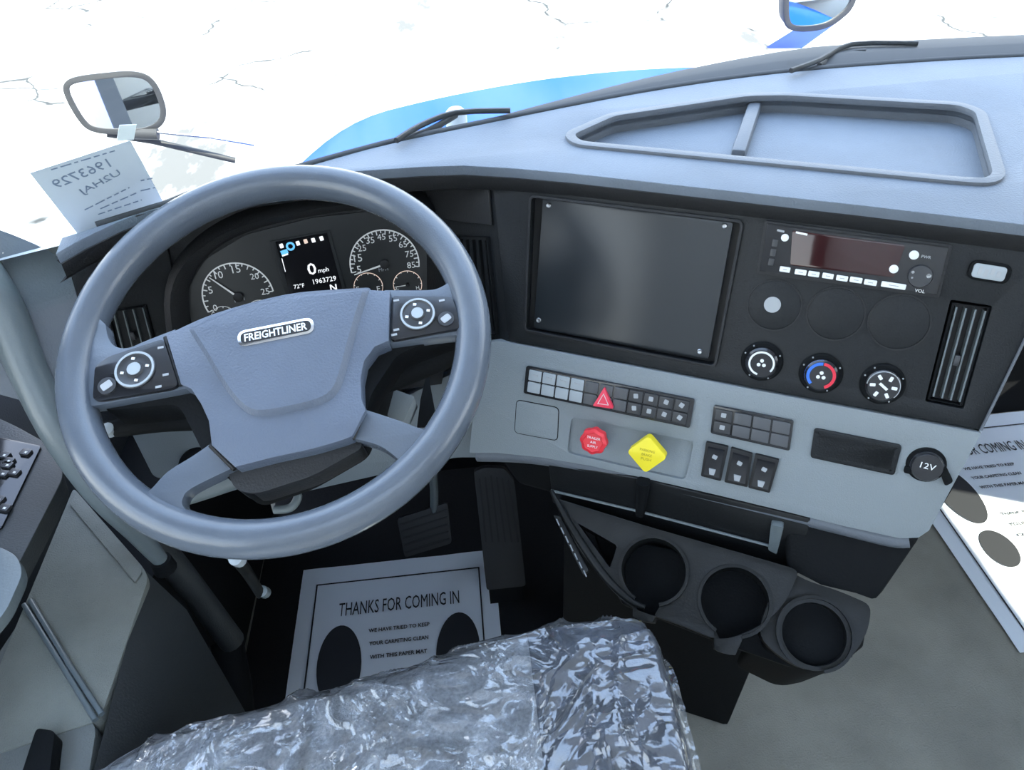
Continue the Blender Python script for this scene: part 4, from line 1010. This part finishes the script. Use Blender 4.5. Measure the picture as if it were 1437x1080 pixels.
tube('handle_bar', hp_, [.022, .0225, .021, .020, .018, .014, .010], 'handle_grey', gh, n=16, sub=6)
lathe('handle_foot', Plane(hp_[-1], (1, 0, 0), (0, -1, 0)), (0, 0), [(.016, -.02), (.014, .0), (.0001, .004)], 'body_black', gh, 12)
# column / foot rest dark shapes at the left of the footwell
hexa('footwell_side', [(-.74, .3, .55), (-.60, .3, .55), (-.56, 1.4, .5), (-.74, 1.4, .5)], [(-.74, .3, .0), (-.62, .3, .0), (-.60, 1.4, .0), (-.74, 1.4, .0)], 'body_black', dr)
tube('door_edge_tube', [CAM + pray(x, y) * (X / pray(x, y).x) for x, y, X in [(190, 730, -.50), (250, 800, -.48), (326, 900, -.45)]], .020, 'door_dark', dr, n=12, sub=4)
tube('hose', [pz(318, 900, .30), pz(330, 960, .26), pz(335, 1010, .2)], .03, 'body_black', dr, n=12)

# ------------------------------------------------------------------ note on the windshield
nt_ = thing('paper_note', 'handwritten paper note on the windshield, seen from behind, left of the wheel', 'paper note')
NP = aplane((-.46, .86, 1.16), -27, -24)
nq = NP.pq([(42, 243), (183, 197), (229, 283), (113, 333)])
slab('sheet', NP, nq, -.0006, .0, 'paper', nt_)
Z = lambda x, y: NP.px(40 + x / 6.355, 170 + y / 6.355)
text('handwriting', NP, '1963729', Z(250, 600), Z(740, 400), .0002, 'note_ink', nt_, tall=.013, mirror=True)
text('handwriting', NP, 'U2HAJ', Z(490, 650), Z(830, 470), .0002, 'note_ink', nt_, tall=.009, mirror=True)
for (a, b, c_, d) in [(200, 432, 770, 262), (500, 790, 900, 590), (640, 780, 960, 640), (620, 830, 1010, 700), (720, 870, 1080, 760), (1000, 530, 1110, 505), (1000, 620, 1130, 590)]:
    A = Vector(Z(a, b)); B = Vector(Z(c_, d)); L = (B - A).length; e = (B - A) / L; p = Vector((-e.y, e.x)) * .0008; x = 0; random.seed(a + b)
    while x < L:
        l_ = random.uniform(.004, .012); q = A + e * x; q2 = A + e * min(x + l_, L); x += l_ + .003
        slab('printed_word', NP, [tuple(q - p), tuple(q2 - p), tuple(q2 + p), tuple(q + p)], .0001, .0004, 'note_ink', nt_)
slab('tape', NP, NP.pq([(168, 176), (192, 175), (188, 196), (164, 198)], .001), .0, .0008, 'paper_white', nt_)

# ------------------------------------------------------------------ outside: hood, cowl, wipers, mirrors
def hood_z(x, y): return 1.15 - .312 * (y - 1.2) - .10 * (x - .53) ** 2 - max(0, abs(x - .53) - .74) ** 2 * .9
hd = thing('truck_hood', 'glossy blue truck hood beyond the windshield', 'hood')
rows = []
for j in range(25):
    t = j / 24; y = 1.30 + 1.35 * t; wdt = 1.12 - .06 * t
    rows.append([(.53 + wdt * (2 * i / 40 - 1), base_y(.53 + wdt * (2 * i / 40 - 1)) - 1.15 + y if j == 0 else y + (base_y(.53 + wdt * (2 * i / 40 - 1)) - 1.15) * (1 - t) * .9, hood_z(.53 + wdt * (2 * i / 40 - 1), y) - (.25 * max(0, t - .9) * 10 * .3)) for i in range(41)])
grid('hood_skin', rows, 'blue_paint', hd, thick=.01)
for sx_ in (-1, 1):
    xs = .53 + sx_ * 1.26; xi = .53 + sx_ * 1.08
    hexa('fender', [(xs, 1.58, .40), (xi, 1.58, .48), (xi, 2.62, .36), (xs - sx_ * .10, 2.62, .30)], [(xs, 1.58, -.6), (xi, 1.58, -.6), (xi, 2.62, -.6), (xs - sx_ * .10, 2.62, -.6)], 'blue_paint', hd, bevel=.05, seg=4)
    hexa('hood_side', [(xi, 1.6, .80), (xi - sx_ * .03, 1.6, .80), (xi - sx_ * .03, 2.55, .50), (xi, 2.55, .50)], [(xi, 1.56, .3), (xi - sx_ * .03, 1.56, .3), (xi - sx_ * .03, 2.6, .3), (xi, 2.6, .3)], 'blue_paint', hd)
hexa('nose', [(-.30, 2.64, .58), (1.36, 2.64, .58), (1.3, 2.7, .5), (-.25, 2.7, .5)], [(-.45, 2.60, -.6), (1.5, 2.60, -.6), (1.4, 2.7, -.6), (-.35, 2.7, -.6)], 'blue_paint', hd)
rows = []
for i in range(31):
    x = -.60 + 2.38 * i / 30; rows.append([(x, base_y(x) + .012, 1.145), (x, base_y(x) + .05, 1.135), (x, base_y(x) + .15, 1.105), (x, base_y(x) + .17, 1.05)])
grid('cowl_panel', rows, 'cowl_white', hd)
def onz(x, y, z): return pz(x, y, z)
def wiper(label, blade, arm, pivot):
    w_ = thing('windshield_wiper', label, 'wiper', 'windshield wipers')
    tube('wiper_blade', [onz(x, y, z) for x, y, z in blade], .004, 'rubber', w_, n=6, sub=3)
    tube('wiper_arm', [onz(x, y, z) for x, y, z in arm], .0045, 'rubber', w_, n=6, sub=3)
    c = onz(*pivot); lathe('wiper_pivot', Plane(c, (1, 0, 0), (0, -1, 0)), (0, 0), [(.016, -.02), (.016, .006), (.010, .012), (.0001, .012)], 'cowl_white', w_, 12)
wiper('thin black windshield wiper above the steering wheel', [(556, 197, 1.17), (590, 176, 1.17), (640, 158, 1.17), (716, 155, 1.17)], [(560, 194, 1.16), (600, 184, 1.16), (640, 161, 1.165)], (640, 163, 1.145))
wiper('thin black windshield wiper near the right mirror', [(1110, 99, 1.17), (1150, 84, 1.17), (1195, 62, 1.17), (1288, 61, 1.17)], [(1150, 92, 1.16), (1180, 76, 1.16), (1215, 72, 1.165)], (1172, 78, 1.145))
rowsb = []
for i in range(31):
    x = .0 + 1.78 * i / 30; k = min(1, i / 10); rowsb.append([(x, base_y(x) + .006, 1.155), (x, base_y(x) + .008 + .03 * k, 1.157 + .010 * k), (x, base_y(x) + .012 + .085 * k, 1.157 + .006 * k), (x, base_y(x) + .014 + .09 * k, 1.12)])
struct(grid('trim_2', rowsb, 'rubber'))
def mirror(label, glass_px, Y, nrm, arm, group='hood mirrors'):
    m_ = thing('hood_mirror', label, 'mirror', group)
    u = Vector((0, 0, 1)).cross(Vector(nrm)).normalized(); c0 = py_(sum(p[0] for p in glass_px) / len(glass_px), sum(p[1] for p in glass_px) / len(glass_px), Y)
    n_ = Vector(nrm).normalized(); v_ = u.cross(n_)
    if v_.z > 0: v_ = -v_
    pl = Plane(c0, u, v_)
    if pl.n.dot(n_) < 0: pl = Plane(c0, -u, v_)
    q = rnd(pl.pq(glass_px), .035, 6)
    slab('housing', pl, off(q, .010), -.06, .0, 'rubber', m_, scale0=.8, bevel=.004)
    slab('mirror_rim', pl, off(q, .011), -.002, .006, 'rubber', m_, holes=[off(q, -.002)], bevel=.002)
    slab('mirror_glass', pl, q, -.001, .002, 'mirror_glass', m_)
    return m_, pl
m_, pl = mirror('left hood mirror on a long thin arm, outside beyond the paper note', [(97, 118), (118, 112), (185, 105), (212, 112), (228, 152), (224, 172), (196, 183), (130, 180), (115, 165), (96, 130)], 1.9, (.22, -.97, .10), None)
tube('mirror_arm', [py_(150, 188, 1.9), py_(215, 198, 1.93), py_(330, 225, 1.97)], .008, 'rubber', m_, n=8)
tube('mirror_arm', [py_(215, 185, 1.9), py_(300, 193, 1.93), py_(356, 203, 1.97)], .004, 'steel', m_, n=8)
box_c = py_(208, 187, 1.9); tube('arm_clamp', [py_(188, 187, 1.9), py_(222, 188, 1.9)], .014, 'rubber', m_, n=10)
m_, pl = mirror('right hood mirror cut off by the top edge of the picture', [(1106, -60), (1198, -60), (1196, 4), (1172, 26), (1150, 36), (1116, 38), (1104, 30)], 1.9, (.10, -.98, .12), None)
hexa('mirror_foot', [py_(1120, 38, 1.9), py_(1180, 28, 1.9), py_(1150, 50, 1.95), py_(1105, 55, 1.95)], [py_(1075, 66, 1.98), py_(1120, 66, 1.98), py_(1125, 68, 2.02), py_(1080, 68, 2.02)], 'cowl_white', m_)
